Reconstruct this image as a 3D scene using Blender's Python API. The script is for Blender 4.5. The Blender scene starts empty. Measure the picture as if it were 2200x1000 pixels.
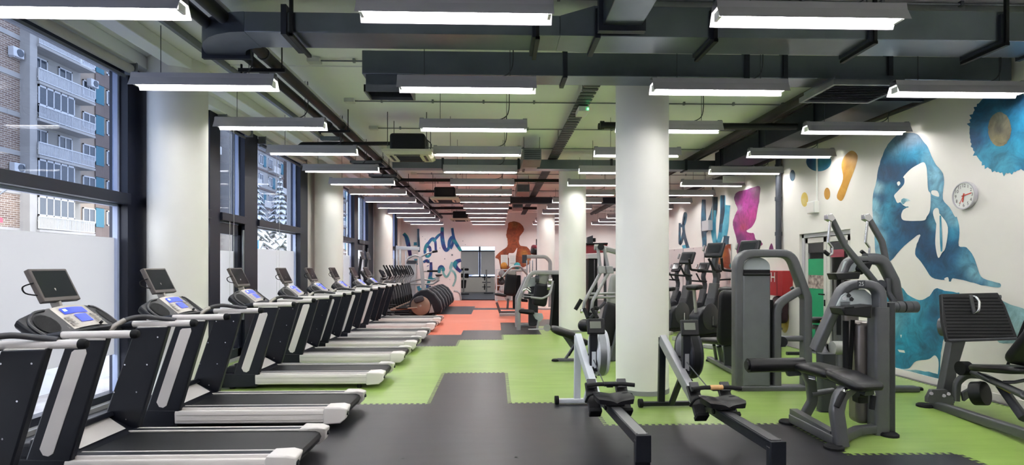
import bpy, bmesh, math, random
from mathutils import Vector, Matrix
from mathutils.geometry import delaunay_2d_cdt
random.seed(7)
S = bpy.context.scene
C = S.collection

# ------------------------------------------------------------------ camera
F, CX, HY, EYE = 1200.0, 1100.0, 573.0, 1.65
TH = math.atan(36 / F); CT, ST = math.cos(TH), math.sin(TH)
cd = bpy.data.cameras.new('camera'); cam = bpy.data.objects.new('camera', cd); C.objects.link(cam)
cam.location = (0, 0, EYE); cam.rotation_euler = (math.pi / 2, 0, -TH)
cd.sensor_width = 36; cd.lens = F / 2200 * 36; cd.shift_y = 73 / 2200; cd.clip_end = 400
S.camera = cam
# ------------------------------------------------------------------ sky, exposure
w = bpy.data.worlds.new('overcast_sky'); S.world = w; w.use_nodes = True
bg = w.node_tree.nodes['Background']; bg.inputs[0].default_value = (.88, .93, 1, 1); bg.inputs[1].default_value = 2.3
S.view_settings.view_transform = 'Standard'; S.view_settings.look = 'None'
S.view_settings.gamma = 1; S.view_settings.use_curve_mapping = False; S.view_settings.exposure = 1.02
TUBE = 19.0     # emission of the fluorescent tubes

# ------------------------------------------------------------------ pixel -> place (2200x1000 frame)
def ray(x, y):
    a = (x - CX) / F; b = (HY - y) / F
    return Vector((ST + a * CT, CT - a * ST, b))
def aY(x, y, Y):
    r = ray(x, y); return Vector((0, 0, EYE)) + r * (Y / r.y)
def aX(x, y, X):
    r = ray(x, y); return Vector((0, 0, EYE)) + r * (X / r.x)
def aZ(x, y, Z=0.0):
    r = ray(x, y); return Vector((0, 0, EYE)) + r * ((Z - EYE) / r.z)

# ------------------------------------------------------------------ materials
MATS = {}
def srgb(h):
    h = h.lstrip('#'); v = [int(h[i:i + 2], 16) / 255 for i in (0, 2, 4)]
    return tuple(c / 12.92 if c <= .04045 else ((c + .055) / 1.055) ** 2.4 for c in v) + (1,)
def mat(name, col, rough=.5, metal=0, var=0, scale=6, bump=0, bscale=60, emit=0, col2=None, coat=0, spec=.5, stretch=None):
    if name in MATS: return MATS[name]
    m = bpy.data.materials.new(name); m.use_nodes = True; nt = m.node_tree; N = nt.nodes
    b = N['Principled BSDF']; c = srgb(col) if isinstance(col, str) else col
    b.inputs['Base Color'].default_value = c; b.inputs['Roughness'].default_value = rough; b.inputs['Metallic'].default_value = metal
    b.inputs['Specular IOR Level'].default_value = spec; b.inputs['Coat Weight'].default_value = coat
    if emit: b.inputs['Emission Color'].default_value = c; b.inputs['Emission Strength'].default_value = emit
    if var or col2 or bump:
        tc = N.new('ShaderNodeTexCoord'); src = tc.outputs['Object']
        if stretch:
            mp = N.new('ShaderNodeMapping'); mp.inputs['Scale'].default_value = stretch; nt.links.new(src, mp.inputs[0]); src = mp.outputs[0]
    if var or col2:
        nz = N.new('ShaderNodeTexNoise'); nz.inputs['Scale'].default_value = scale; nz.inputs['Detail'].default_value = 5
        nt.links.new(src, nz.inputs['Vector'])
        cr = N.new('ShaderNodeValToRGB'); cr.color_ramp.elements[0].position = .32; cr.color_ramp.elements[1].position = .68
        c2 = srgb(col2) if col2 else tuple(min(1, x * (1 + var)) for x in c[:3]) + (1,)
        c1 = c if col2 else tuple(x * (1 - var) for x in c[:3]) + (1,)
        cr.color_ramp.elements[0].color = c1; cr.color_ramp.elements[1].color = c2
        nt.links.new(nz.outputs['Fac'], cr.inputs[0]); nt.links.new(cr.outputs[0], b.inputs['Base Color'])
    if bump:
        nb = N.new('ShaderNodeTexNoise'); nb.inputs['Scale'].default_value = bscale; nb.inputs['Detail'].default_value = 4
        nt.links.new(src, nb.inputs['Vector'])
        bp = N.new('ShaderNodeBump'); bp.inputs['Strength'].default_value = bump; bp.inputs['Distance'].default_value = .01
        nt.links.new(nb.outputs['Fac'], bp.inputs['Height']); nt.links.new(bp.outputs[0], b.inputs['Normal'])
    MATS[name] = m; return m
def glass_mat(name, tint, frost=False, ior=1.45):
    m = bpy.data.materials.new(name); m.use_nodes = True; nt = m.node_tree; N = nt.nodes
    for n in list(N): N.remove(n)
    out = N.new('ShaderNodeOutputMaterial'); mix = N.new('ShaderNodeMixShader'); lw = N.new('ShaderNodeLayerWeight'); lw.inputs[0].default_value = .5
    pw = N.new('ShaderNodeMath'); pw.operation = 'POWER'; pw.inputs[1].default_value = 5; nt.links.new(lw.outputs['Facing'], pw.inputs[0])
    fr = N.new('ShaderNodeMath'); fr.operation = 'MULTIPLY_ADD'; fr.inputs[1].default_value = .5; fr.inputs[2].default_value = .03; nt.links.new(pw.outputs[0], fr.inputs[0])
    g = N.new('ShaderNodeBsdfGlossy'); g.inputs['Roughness'].default_value = .3 if frost else .0
    if frost:
        a = N.new('ShaderNodeMixShader'); t1 = N.new('ShaderNodeBsdfTranslucent'); d = N.new('ShaderNodeBsdfDiffuse')
        t1.inputs[0].default_value = tint; d.inputs[0].default_value = (.86, .87, .9, 1); a.inputs[0].default_value = .3
        nt.links.new(t1.outputs[0], a.inputs[1]); nt.links.new(d.outputs[0], a.inputs[2])
    else:
        a = N.new('ShaderNodeBsdfTransparent'); a.inputs[0].default_value = tint
    nt.links.new(fr.outputs[0], mix.inputs[0]); nt.links.new(a.outputs[0], mix.inputs[1]); nt.links.new(g.outputs[0], mix.inputs[2])
    nt.links.new(mix.outputs[0], out.inputs[0]); MATS[name] = m; return m

# ------------------------------------------------------------------ mesh building
def rrect(w, h, r, n=3):
    r = min(r, w / 2 - 1e-4, h / 2 - 1e-4); p = []
    for cx, cy, a0 in ((w/2-r, h/2-r, 0), (-w/2+r, h/2-r, 90), (-w/2+r, -h/2+r, 180), (w/2-r, -h/2+r, 270)):
        for k in range(n + 1):
            a = math.radians(a0 + 90 * k / n); p.append((cx + r * math.cos(a), cy + r * math.sin(a)))
    return p
def fillet(pts, r, n=4):
    pts = [Vector(p) for p in pts]
    if r <= 0 or len(pts) < 3: return pts
    out = [pts[0]]
    for i in range(1, len(pts) - 1):
        a, b, c = pts[i-1], pts[i], pts[i+1]; u = (a - b); v = (c - b); lu, lv = u.length, v.length
        if lu < 1e-6 or lv < 1e-6: continue
        u /= lu; v /= lv; ang = u.angle(v, math.pi)
        if ang > math.pi - .05: out.append(b); continue
        d = min(r / math.tan(ang / 2), lu * .48, lv * .48); p0 = b + u * d; p1 = b + v * d
        for k in range(n + 1):
            t = k / n; out.append(p0 * (1-t)**2 + b * (2*t*(1-t)) + p1 * t*t)
    out.append(pts[-1]); return out
def smooth_path(pts, n=6):
    pts = [Vector(p) for p in pts]; out = []
    for i in range(len(pts) - 1):
        p0 = pts[max(i-1, 0)]; p1 = pts[i]; p2 = pts[i+1]; p3 = pts[min(i+2, len(pts)-1)]
        for k in range(n):
            t = k / n
            out.append(.5 * ((2*p1) + (p2-p0)*t + (2*p0-5*p1+4*p2-p3)*t*t + (3*p1-p0-3*p2+p3)*t**3))
    out.append(pts[-1]); return out
class MB:
    def __init__(s): s.v = []; s.f = []
    def add(s, vs, fs):
        n = len(s.v); s.v += [Vector(p) for p in vs]; s.f += [tuple(i + n for i in q) for q in fs]; return s
    def box(s, x0, x1, y0, y1, z0, z1):
        return s.add([(x0,y0,z0),(x1,y0,z0),(x1,y1,z0),(x0,y1,z0),(x0,y0,z1),(x1,y0,z1),(x1,y1,z1),(x0,y1,z1)],
                     [(0,3,2,1),(4,5,6,7),(0,1,5,4),(1,2,6,5),(2,3,7,6),(3,0,4,7)])
    def obox(s, c, size, rx=0, ry=0, rz=0):
        M = Matrix.Rotation(rz, 3, 'Z') @ Matrix.Rotation(ry, 3, 'Y') @ Matrix.Rotation(rx, 3, 'X'); a, b, d = [k / 2 for k in size]; c = Vector(c)
        return s.add([c + M @ Vector(p) for p in ((-a,-b,-d),(a,-b,-d),(a,b,-d),(-a,b,-d),(-a,-b,d),(a,-b,d),(a,b,d),(-a,b,d))],
                     [(0,3,2,1),(4,5,6,7),(0,1,5,4),(1,2,6,5),(2,3,7,6),(3,0,4,7)])
    def beam(s, p0, p1, w, h, up=(0,0,1)):
        return s.sweep([p0, p1], w, h, up, r=0)
    def prism(s, poly, axis, a, b):
        n = len(poly); mk = {'x': lambda p, t: (t, p[0], p[1]), 'y': lambda p, t: (p[0], t, p[1]), 'z': lambda p, t: (p[0], p[1], t)}[axis]
        vs = [mk(p, a) for p in poly] + [mk(p, b) for p in poly]
        return s.add(vs, [tuple(range(n-1, -1, -1)), tuple(range(n, 2*n))] + [(i, (i+1) % n, n + (i+1) % n, n + i) for i in range(n)])
    def loft(s, rings, caps=True, closed=True):
        n = len(rings[0]); vs = [p for r in rings for p in r]; fs = []
        for k in range(len(rings) - 1):
            for i in range(n if closed else n - 1):
                j = (i + 1) % n; fs.append((k*n+i, k*n+j, (k+1)*n+j, (k+1)*n+i))
        if caps: fs += [tuple(range(n-1, -1, -1)), tuple(range((len(rings)-1)*n, len(rings)*n))]
        return s.add(vs, fs)
    def frames(s, pts, up):
        up = Vector(up); res = []; prev = None
        for i, p in enumerate(pts):
            t = (pts[min(i+1, len(pts)-1)] - pts[max(i-1, 0)]).normalized()
            side = t.cross(up)
            if side.length < .05: side = prev[0] if prev else t.cross(Vector((1, 0, 0)) if abs(t.x) < .9 else Vector((0, 1, 0)))
            side = (side - t * side.dot(t)).normalized()
            if prev and side.dot(prev[0]) < 0: side = -side
            u = side.cross(t); res.append((side, u)); prev = (side, u)
        return res
    def sweep(s, path, w, h, up=(0,0,1), r=.012, fil=0, n=3, scale=None):
        pts = fillet(path, fil, 5); fr = s.frames(pts, up); pr = rrect(w, h, r, n) if r > 0 else [(w/2,h/2),(-w/2,h/2),(-w/2,-h/2),(w/2,-h/2)]
        rings = []
        for i, (p, (a, b)) in enumerate(zip(pts, fr)):
            k = 1
            if 0 < i < len(pts) - 1:      # mitre
                t0 = (pts[i] - pts[i-1]).normalized(); t1 = (pts[i+1] - pts[i]).normalized(); k = 1 / max(.5, math.cos(t0.angle(t1, 0) / 2))
            sc = scale[min(i, len(scale)-1)] if scale else 1
            rings.append([p + a * (x * sc * 1) + b * (y * sc * k) for x, y in pr])
        return s.loft(rings)
    def tube(s, path, r, n=8, fil=0, smooth=0, radii=None):
        pts = smooth_path(path, smooth) if smooth else fillet(path, fil, 5)
        fr = s.frames(pts, (0, 0, 1) if abs((pts[-1]-pts[0]).normalized().z) < .9 else (1, 0, 0)); rings = []
        for i, (p, (a, b)) in enumerate(zip(pts, fr)):
            rr = r if radii is None else radii[0] + (radii[1] - radii[0]) * i / (len(pts) - 1)
            rings.append([p + a * (rr * math.cos(2*math.pi*k/n)) + b * (rr * math.sin(2*math.pi*k/n)) for k in range(n)])
        return s.loft(rings)
    def cyl(s, p0, p1, r, n=14, r1=None):
        return s.tube([p0, p1], r, n, radii=None if r1 is None else (r, r1))
    def lathe(s, prof, n=20, o=(0,0,0), axis='z'):
        o = Vector(o); rings = []
        for r, z in prof:
            ring = []
            for k in range(n):
                a = 2 * math.pi * k / n; c_, s_ = r * math.cos(a), r * math.sin(a)
                ring.append(o + Vector({'z': (c_, s_, z), 'y': (s_, z, c_), 'x': (z, c_, s_)}[axis]))
            rings.append(ring)
        return s.loft(rings)
    def ball(s, c, rx, ry=None, rz=None, n=14, m=8):
        ry = ry or rx; rz = rz or rx; c = Vector(c)
        rings = [[c + Vector((rx*math.sin(b)*math.cos(2*math.pi*k/n), ry*math.sin(b)*math.sin(2*math.pi*k/n), -rz*math.cos(b))) for k in range(n)]
                 for b in [math.pi * (i + .15) / (m + .3) for i in range(m + 1)]]
        return s.loft(rings)
    def pad(s, path, w, h, up=(0,0,1), n=10, cor=.45, ends=.12):
        """upholstered pad: rounded section swept along a path, shrinking at both ends"""
        pts = fillet(path, .15, 5)
        L = [0]
        for i in range(1, len(pts)): L.append(L[-1] + (pts[i] - pts[i-1]).length)
        tot = L[-1]; e = min(ends, tot * .3); ss = [0, e*.12, e*.35, e*.7, e] + [x for x in L if e*1.05 < x < tot - e*1.05] + [tot-e, tot-e*.7, tot-e*.35, tot-e*.12, tot]
        def at(d):
            for i in range(1, len(L)):
                if d <= L[i] + 1e-9:
                    t = (d - L[i-1]) / max(1e-9, L[i] - L[i-1]); return pts[i-1].lerp(pts[i], t)
            return pts[-1]
        P = [at(d) for d in ss]; fr = s.frames(P, up); rings = []
        for d, p, (a, b) in zip(ss, P, fr):
            q = min(d, tot - d) / e if e else 1
            k = 1 if q >= 1 else math.sqrt(max(0, 1 - (1 - q) ** 2)); kw = w * (.62 + .38 * k); kh = h * (.35 + .65 * k)
            rings.append([p + a * x + b * y for x, y in rrect(kw, kh, min(kw, kh) * cor, 3)])
        return s.loft(rings)
def finish(me, smooth):
    bm = bmesh.new(); bm.from_mesh(me); bmesh.ops.recalc_face_normals(bm, faces=bm.faces); bm.to_mesh(me); bm.free()
    if smooth:
        for p in me.polygons: p.use_smooth = True
        me.set_sharp_from_angle(angle=math.radians(38))
def new(name, mb, m, parent=None, bevel=0, seg=2, smooth=True, origin=None):
    rt = parent
    while rt is not None and rt.parent is not None: rt = rt.parent
    off = Vector(origin) if origin is not None else (rt.matrix_world.translation.copy() if rt is not None and rt.get('_w') else Vector((0, 0, 0)))
    me = bpy.data.meshes.new(name); me.from_pydata([p - off for p in mb.v], [], mb.f); finish(me, smooth)
    o = bpy.data.objects.new(name, me); C.objects.link(o); me.materials.append(MATS[m] if isinstance(m, str) else m)
    if bevel:
        bv = o.modifiers.new('bevel', 'BEVEL'); bv.width = bevel; bv.segments = seg; bv.limit_method = 'ANGLE'; bv.angle_limit = math.radians(40)
    if parent is not None: o.parent = parent
    return o
def tag(o, label, cat, group=None, kind=None):
    if label: o['label'] = label
    if cat: o['category'] = cat
    if group: o['group'] = group
    if kind: o['kind'] = kind
    return o
def base_of(mb):
    xs = [p.x for p in mb.v]; ys = [p.y for p in mb.v]; zs = [p.z for p in mb.v]
    return Vector(((min(xs)+max(xs))/2, (min(ys)+max(ys))/2, min(zs)))
def solo(name, mb, m, label, cat, group=None, **k):
    b = base_of(mb); o = new(name, mb, m, origin=b, **k); o.location = b; return tag(o, label, cat, group)
def struct(name, mb, m, label, cat='structure', **k):
    b = base_of(mb); o = new(name, mb, m, origin=b, **k); o.location = b; o['_w'] = 1
    bpy.context.view_layer.update(); return tag(o, label, cat, None, 'structure')
def thing(name, label, cat, loc=(0,0,0), group=None, local=False, rz=0):
    o = bpy.data.objects.new(name, None); C.objects.link(o); o.location = loc; o.rotation_euler = (0, 0, rz); o.empty_display_size = .1
    if not local: o['_w'] = 1; o.matrix_world = Matrix.Translation(Vector(loc))
    return tag(o, label, cat, group)
def kid(o, name, m, parent, loc=(0,0,0), rz=0):
    """another object that shares mesh data"""
    c = bpy.data.objects.new(name, o.data); C.objects.link(c); c.parent = parent; c.location = loc; c.rotation_euler = (0, 0, rz); return c
def copy_tree(o, parent=None):
    c = o.copy(); C.objects.link(c); c.parent = parent
    for ch in KIDS.get(o.name, []): copy_tree(ch, c)
    return c
KIDS = {}
def index_kids(root):
    KIDS[root.name] = [x for x in C.objects if x.parent is root]
    for ch in KIDS[root.name]: KIDS[ch.name] = [x for x in C.objects if x.parent is ch]
ORD = ['nearest', 'second nearest', 'third nearest', 'fourth', 'fifth', 'sixth', 'seventh', 'eighth', 'ninth', 'tenth', 'eleventh', 'twelfth', 'farthest']
# ================================================================== materials
mat('plaster', '#d8d4cf', .75, var=.03, scale=1.2, bump=.05, bscale=40)
mat('back_plaster', '#e2dcda', .75, var=.03, scale=1, bump=.05, bscale=40)
mat('ceiling_paint', '#f6f7f5', .85, var=.03, scale=.8, bump=.06, bscale=30)
mat('column_paint', '#f0efe9', .5, var=.02, scale=1.5)
mat('frame_dark', '#161a2a', .4, spec=.4)
mat('frame_inner', '#a9b6d6', .4)
mat('duct', '#79808c', .3, metal=.9, var=.16, scale=1.6, bump=.03, bscale=8)
mat('duct_dark', '#2b303c', .5, metal=.3, var=.12, scale=2)
mat('pipe_black', '#0e0f14', .5, spec=.4)
mat('galv', '#83878c', .4, metal=.7, var=.1)
mat('light_body', '#b4b2b8', .45)
mat('reflector_white', '#f4f4f4', .5)
mat('tube_glow', (1, .985, .97, 1), .5, emit=TUBE)
mat('cable', '#3a3d45', .6)
mat('white_plastic', '#d9dad6', .45)
mat('black_plastic', '#0c0d12', .45, spec=.4, bump=.03, bscale=200)
mat('rubber_black', '#0b0c10', .7, spec=.3, bump=.1, bscale=150)
mat('skirting', '#8b8c8e', .5)
mat('concrete_floor', '#55575c', .8)
glass_mat('glass_upper', (.55, .60, .70, 1)); glass_mat('glass_lower', (.96, .97, 1, 1)); glass_mat('glass_frost', (.68, .67, .66, 1), frost=True)
glass_mat('glass_clear', (.97, .98, 1, 1))
mat('mirror', (.80, .81, .82, 1), .03, metal=1)
def mat_tile(name, col, rough, dark, scuff):
    m = bpy.data.materials.new(name); m.use_nodes = True; nt = m.node_tree; N = nt.nodes; b = N['Principled BSDF']
    g = N.new('ShaderNodeNewGeometry')
    mp = N.new('ShaderNodeMapping'); mp.inputs['Scale'].default_value = (.9, 5.5, 1); nt.links.new(g.outputs['Position'], mp.inputs[0])
    a = N.new('ShaderNodeTexNoise'); a.inputs['Scale'].default_value = 1.6; a.inputs['Detail'].default_value = 6; nt.links.new(mp.outputs[0], a.inputs['Vector'])
    b2 = N.new('ShaderNodeTexNoise'); b2.inputs['Scale'].default_value = .55; b2.inputs['Detail'].default_value = 3; nt.links.new(g.outputs['Position'], b2.inputs['Vector'])
    r1 = N.new('ShaderNodeMix'); r1.data_type = 'RGBA'; r1.inputs[6].default_value = srgb(dark); r1.inputs[7].default_value = srgb(col)
    cr = N.new('ShaderNodeMapRange'); cr.inputs[1].default_value = .3; cr.inputs[2].default_value = .62; nt.links.new(a.outputs['Fac'], cr.inputs[0]); nt.links.new(cr.outputs[0], r1.inputs[0])
    r2 = N.new('ShaderNodeMix'); r2.data_type = 'RGBA'; r2.inputs[7].default_value = srgb(scuff)
    cr2 = N.new('ShaderNodeMapRange'); cr2.inputs[1].default_value = .45; cr2.inputs[2].default_value = .75; cr2.inputs[4].default_value = .6; nt.links.new(b2.outputs['Fac'], cr2.inputs[0]); nt.links.new(cr2.outputs[0], r2.inputs[0])
    nt.links.new(r1.outputs[2], r2.inputs[6]); nt.links.new(r2.outputs[2], b.inputs['Base Color'])
    b.inputs['Roughness'].default_value = rough
    nb = N.new('ShaderNodeTexNoise'); nb.inputs['Scale'].default_value = 220; bp = N.new('ShaderNodeBump'); bp.inputs['Strength'].default_value = .12; bp.inputs['Distance'].default_value = .004
    nt.links.new(g.outputs['Position'], nb.inputs['Vector']); nt.links.new(nb.outputs['Fac'], bp.inputs['Height']); nt.links.new(bp.outputs[0], b.inputs['Normal'])
    MATS[name] = m
mat_tile('tile_black', '#202026', .38, '#16171d', '#332f30')
mat_tile('tile_green', '#87a450', .36, '#7a9845', '#a3b479')
mat_tile('tile_orange', '#cf6c50', .5, '#c45f45', '#d17c66')

# ================================================================== floor and mats
Y0, Y1, XW, XR, CH, YB = -3.0, 27.15, -4.6, 6.15, 4.28, 27.15
floor = struct('floor', MB().box(-5.2, 6.6, Y0, 37, -.12, -.02), 'concrete_floor', 'concrete floor slab under the rubber mats', 'floor')
PX, PY, GX, GY = .975, .967, .15, 6.72
def tile_mesh(m, teeth):
    t = .045; k = 14
    def edge(p0, p1, out, sign):
        pts = []; d = p1 - p0
        for i in range(k):
            a = p0 + d * ((i + .28) / k); b = p0 + d * ((i + .72) / k); w_ = d.normalized() * .006
            pts += [a, a - w_ + out * t * sign, b + w_ + out * t * sign, b]
        return pts
    A, B, D, E_ = Vector((0, 0)), Vector((PX, 0)), Vector((PX, PY)), Vector((0, PY))
    if teeth:
        e0 = edge(A, B, Vector((0, 1)), 1); e1 = edge(B, D, Vector((1, 0)), 1)
        e2 = list(reversed([p + Vector((0, PY)) for p in edge(A, B, Vector((0, 1)), 1)])); e3 = list(reversed([p - Vector((PX, 0)) for p in e1]))
        poly = [p for p in e0] + [p for p in e1] + e2 + e3
    else: poly = [A, B, D, E_]
    if teeth:
        poly = [A] + e0 + [B] + e1 + [D] + e2 + [E_] + e3
    if teeth:
        n = len(poly); vs, _, fs, *_r = delaunay_2d_cdt([Vector((p.x, p.y)) for p in poly], [(i, (i + 1) % n) for i in range(n)], [], 1, 1e-6)
        b = MB().add([(v.x, v.y, 0) for v in vs], [tuple(f) for f in fs]).add([(p.x, p.y, 0) for p in poly] + [(p.x, p.y, -.02) for p in poly], [(i, (i + 1) % n, n + (i + 1) % n, n + i) for i in range(n)])
    else: b = MB().prism([(p.x, p.y) for p in poly], 'z', -.02, 0)
    o = new('floor_mat', b, m, smooth=False); me = o.data; bpy.data.objects.remove(o); return me
TM = {(c, t): tile_mesh('tile_' + c, t) for c in ('black', 'green', 'orange') for t in (0, 1)}
def tile_colour(i, j):
    if i == -1: return 'black' if j < 2 else 'green' if j < 6 else 'black' if j < 8 else 'orange' if j != 15 else 'black'
    if i <= -2: return 'black' if j < 0 else 'green' if j < 5 else 'black' if j < 7 else 'orange' if not 13 <= j < 17 else 'black'
    if i == 0: return 'black' if j < 0 else 'green' if j < 7 else 'black' if j < 10 else 'orange' if j != 15 else 'black'
    if i in (1, 2): return 'black' if j < -1 else 'green' if j < 9 else 'black' if j < 11 else 'orange'
    if i == 3: return 'black' if j < -2 else 'green' if j < 9 else 'black'
    return 'black' if j < -4 else 'green' if j < 9 else 'black'
for i in range(-5, 7):
    for j in range(-5, 22):
        x, y = GX + i * PX, GY + j * PY
        if x < -4.75 or x + PX > 6.75: continue
        o = bpy.data.objects.new('floor_mat', TM[(tile_colour(i, j), 1 if y < 13 else 0)]); C.objects.link(o); o.parent = floor
        o.location = (x - floor.location.x, y - floor.location.y, -floor.location.z)
rest = MB()
for i in range(-5, 6):
    for j in range(-10, -5): rest.box(GX + i * PX, GX + (i + 1) * PX, GY + j * PY, GY + (j + 1) * PY, -.02, 0)
new('mat_field', rest, 'tile_black', floor, smooth=False)['kind'] = 'stuff'
# far room floor
fr_ = MB().box(-4.6, 6.15, YB + .1, 36.4, -.02, 0); new('far_room_mat', fr_, 'tile_black', floor)

# ================================================================== ceiling, walls
ceil = struct('ceiling', MB().box(-5.2, 6.6, Y0, 37, CH, CH + .2), 'ceiling_paint', 'pale grey painted concrete ceiling', 'ceiling')
for x0, x1, z in ((-4.05, -3.83, 4.14), (-4.6, -4.36, 4.12)):
    new('ceiling_beam', MB().box(x0, x1, Y0, YB, z, CH), 'ceiling_paint', ceil, bevel=.01)
for y in (14.2, 21.05, 7.4, .5):
    new('ceiling_joint', MB().box(-3.83, 6.1, y - .02, y + .02, CH - .012, CH), 'ceiling_paint', ceil)
# wall_left: head beam, sill strip and piers around the windows
WL = MB().box(-5.0, -4.6, Y0, YB + .4, 4.16, CH)
wall_left = struct('wall_left', WL, 'plaster', 'white head wall above the tall window front', 'wall')
for a, b in ((13.55, 14.95), (20.75, 21.9), (25.9, YB + .4), (Y0, -2)):
    new('pier', MB().box(-5.0, -4.6, a, b, -.02, 4.16), 'plaster', wall_left)
new('floor_sill', MB().box(-4.9, -4.52, -2, 25.9, -.02, .05), 'skirting', wall_left, bevel=.006)
wall_right = struct('wall_right', MB().box(6.15, 6.6, 11.12, 14.3, -.1, CH).box(6.15, 6.6, Y0, 9.5, -.1, CH).box(6.15, 6.6, 9.5, 11.12, 2.3, CH).box(6.3, 6.6, 14.3, YB + .4, -.1, CH),
                    'plaster', 'white right wall painted with watercolour murals', 'wall')
wall_back = struct('wall_back', MB().box(-3.74, -1.67, YB, YB + .2, -.1, CH).box(-.02, 6.4, YB, YB + .2, -.1, CH).box(-1.67, -.02, YB, YB + .2, 2.62, CH).box(-5, -3.74, YB + .35, YB + .55, -.1, CH),
                   'back_plaster', 'white back wall with a doorway and painted lettering', 'wall')
wall_front = struct('wall_front', MB().box(-5, 6.6, Y0 - .2, Y0, -.1, CH), 'plaster', 'plain white wall behind the viewpoint', 'wall')
bb = MB().box(6.135, 6.15, Y0, 9.5, 0, .02)
struct('baseboard_right', MB().box(6.13, 6.15, Y0, 9.42, 0, .09), 'plaster', 'low white skirting along the right mural wall', 'baseboard')
# far room seen through the doorway
fw = struct('wall_far', MB().box(-5, 6.6, 36, 36.3, -.1, .95).box(-5, -3.3, 36, 36.3, .95, CH).box(2, 6.6, 36, 36.3, .95, CH).box(-3.3, 2, 36, 36.3, 3.0, CH).box(-5, -4.8, YB+.6, 36, -.1, CH).box(6.4, 6.6, YB+.5, 36, -.1, CH), 'plaster', 'white painted brick wall of the room beyond the doorway', 'wall')
fwin = struct('window_9', MB().box(-3.3, 2, 36.05, 36.12, .95, 1.02).box(-3.3, 2, 36.05, 36.12, 2.6, 2.68).box(-3.3, -3.22, 36.05, 36.12, .95, 3).box(-1.05, -.95, 36.05, 36.12, .95, 3).box(1.2, 1.3, 36.05, 36.12, .95, 3), 'frame_dark', 'dark framed window seen through the far doorway', 'window')
new('roller_blind', MB().box(-3.2, -1.06, 36.0, 36.02, 1.12, 2.6).box(-.94, 1.19, 36.0, 36.02, 1.12, 2.6), mat('blind_grey', '#d2d3d6', .8), fwin)
new('pane', MB().box(-3.2, 1.2, 36.08, 36.09, 1, 3), 'glass_upper', fwin)

# ================================================================== windows of the left front
def bar(m, y0, y1, z0, z1, d0=-4.72, d1=-4.5): return m.box(d0, d1, y0, y1, z0, z1)
def window(n, label, mull, bays, trans=2.47, door=None):
    """mull: list of (y0, y1) mullions; bays: list of (y0, y1) glazed fields"""
    m = MB()
    for a, b in mull: bar(m, a, b, .05, 4.16)
    o = struct('window_%d' % n, m, 'frame_dark', label, 'window')
    for i, (a, b) in enumerate(bays):
        new('transom', bar(MB(), a, b, trans - .06, trans + .07, -4.70, -4.46), 'frame_dark', o, bevel=.004)
        new('head_frame', bar(MB(), a, b, 4.04, 4.16, -4.7, -4.6), 'frame_dark', o)
        new('bottom_frame', bar(MB(), a, b, .05, .13, -4.7, -4.6), 'frame_dark', o)
        new('glazing_bead', MB().box(-4.66, -4.6, b - .035, b, .13, 4.04).box(-4.66, -4.6, a, a + .025, .13, 4.04).box(-4.66, -4.6, a, b, trans - .09, trans - .06), 'frame_inner', o)
        new('pane', MB().box(-4.655, -4.645, a, b, trans, 4.06), 'glass_upper', o, smooth=False)
        new('pane', MB().box(-4.655, -4.645, a, b, .1, trans), 'glass_lower', o, smooth=False)
        if not (door == i): new('frosted_film', MB().box(-4.642, -4.639, a, b, .58, 2.0), 'glass_frost', o, smooth=False)
        if door == i:
            d = new('door_frame', MB().box(-4.66, -4.56, a, a + .1, .05, 2.38).box(-4.66, -4.56, b - .14, b, .05, 2.38).box(-4.66, -4.56, a, b, 2.2, 2.38).box(-4.66, -4.56, a, b, .05, .2), 'frame_dark', o, bevel=.004)
            new('frosted_film', MB().box(-4.642, -4.639, a + .1, b - .14, .2, 1.92), 'glass_frost', o, smooth=False)
            new('pull_bar', MB().cyl((-4.5, b - .07, .7), (-4.5, b - .07, 2.3), .022), 'galv', o)
    return o
window(1, 'tall dark framed window left of the nearest white column', [(1.2, 1.35), (3.95, 4.15), (6.98, 7.38)], [(1.35, 3.95), (4.15, 6.98)])
window(2, 'narrow tall window strip just behind the nearest left column', [(8.95, 9.28)], [(7.38, 8.95)])
window(3, 'glazed entrance door bay beneath a tall upper pane', [(10.18, 10.72)], [(9.28, 10.18)], door=0)
window(4, 'tall window with a blue parking sign seen through it', [(13.05, 13.55)], [(10.72, 13.05)])
window(5, 'narrow tall window past the second left column', [(14.95, 15.1), (18.0, 18.5)], [(15.1, 18.0)])
window(6, 'tall dark framed window before the third left column', [(19.95, 20.75)], [(18.5, 19.95)], door=0)
window(7, 'slim window strip between the third left column and back wall', [(21.9, 22.0), (25.7, 25.9)], [(22.0, 25.7)])
window(8, 'window front outside the left edge of the view', [(-2, -1.8)], [(-1.8, 1.2)])
# roller blind cassettes
for k, (a, b) in enumerate(((1.3, 6.95), (9.2, 10.2), (10.75, 13.1), (15.1, 18.0), (18.5, 20))):
    t = thing('roller_blind', ['long rolled up blind above the nearest window', 'short rolled blind above the glazed entrance door', 'rolled up blind above the window with parking sign', 'rolled blind over the narrow window past the second column', 'small rolled blind above the window before the third column'][k], 'blind', (-4.45, (a + b) / 2, 4.0), 'roller blinds along the window front')
    new('fabric_roll', MB().cyl((-4.43, a + .04, 4.05), (-4.43, b - .04, 4.05), .055), mat('blind_cream', '#b9b6ae', .8), t)
    new('bottom_rail', MB().box(-4.50, -4.47, a + .05, b - .05, 3.94, 3.975), 'galv', t)
    new('bracket', MB().box(-4.5, -4.36, a, a + .03, 3.98, 4.13), 'galv', t); new('bracket', MB().box(-4.5, -4.36, b - .03, b, 3.98, 4.13), 'galv', t)
    new('pull_cord', MB().cyl((-4.47, a + .35 * (b - a), 4.0), (-4.47, a + .35 * (b - a), .9), .004, 5).cyl((-4.46, a + .35 * (b - a) + .12, 4.0), (-4.46, a + .35 * (b - a) + .12, .9), .004, 5), 'white_plastic', t)

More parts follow.
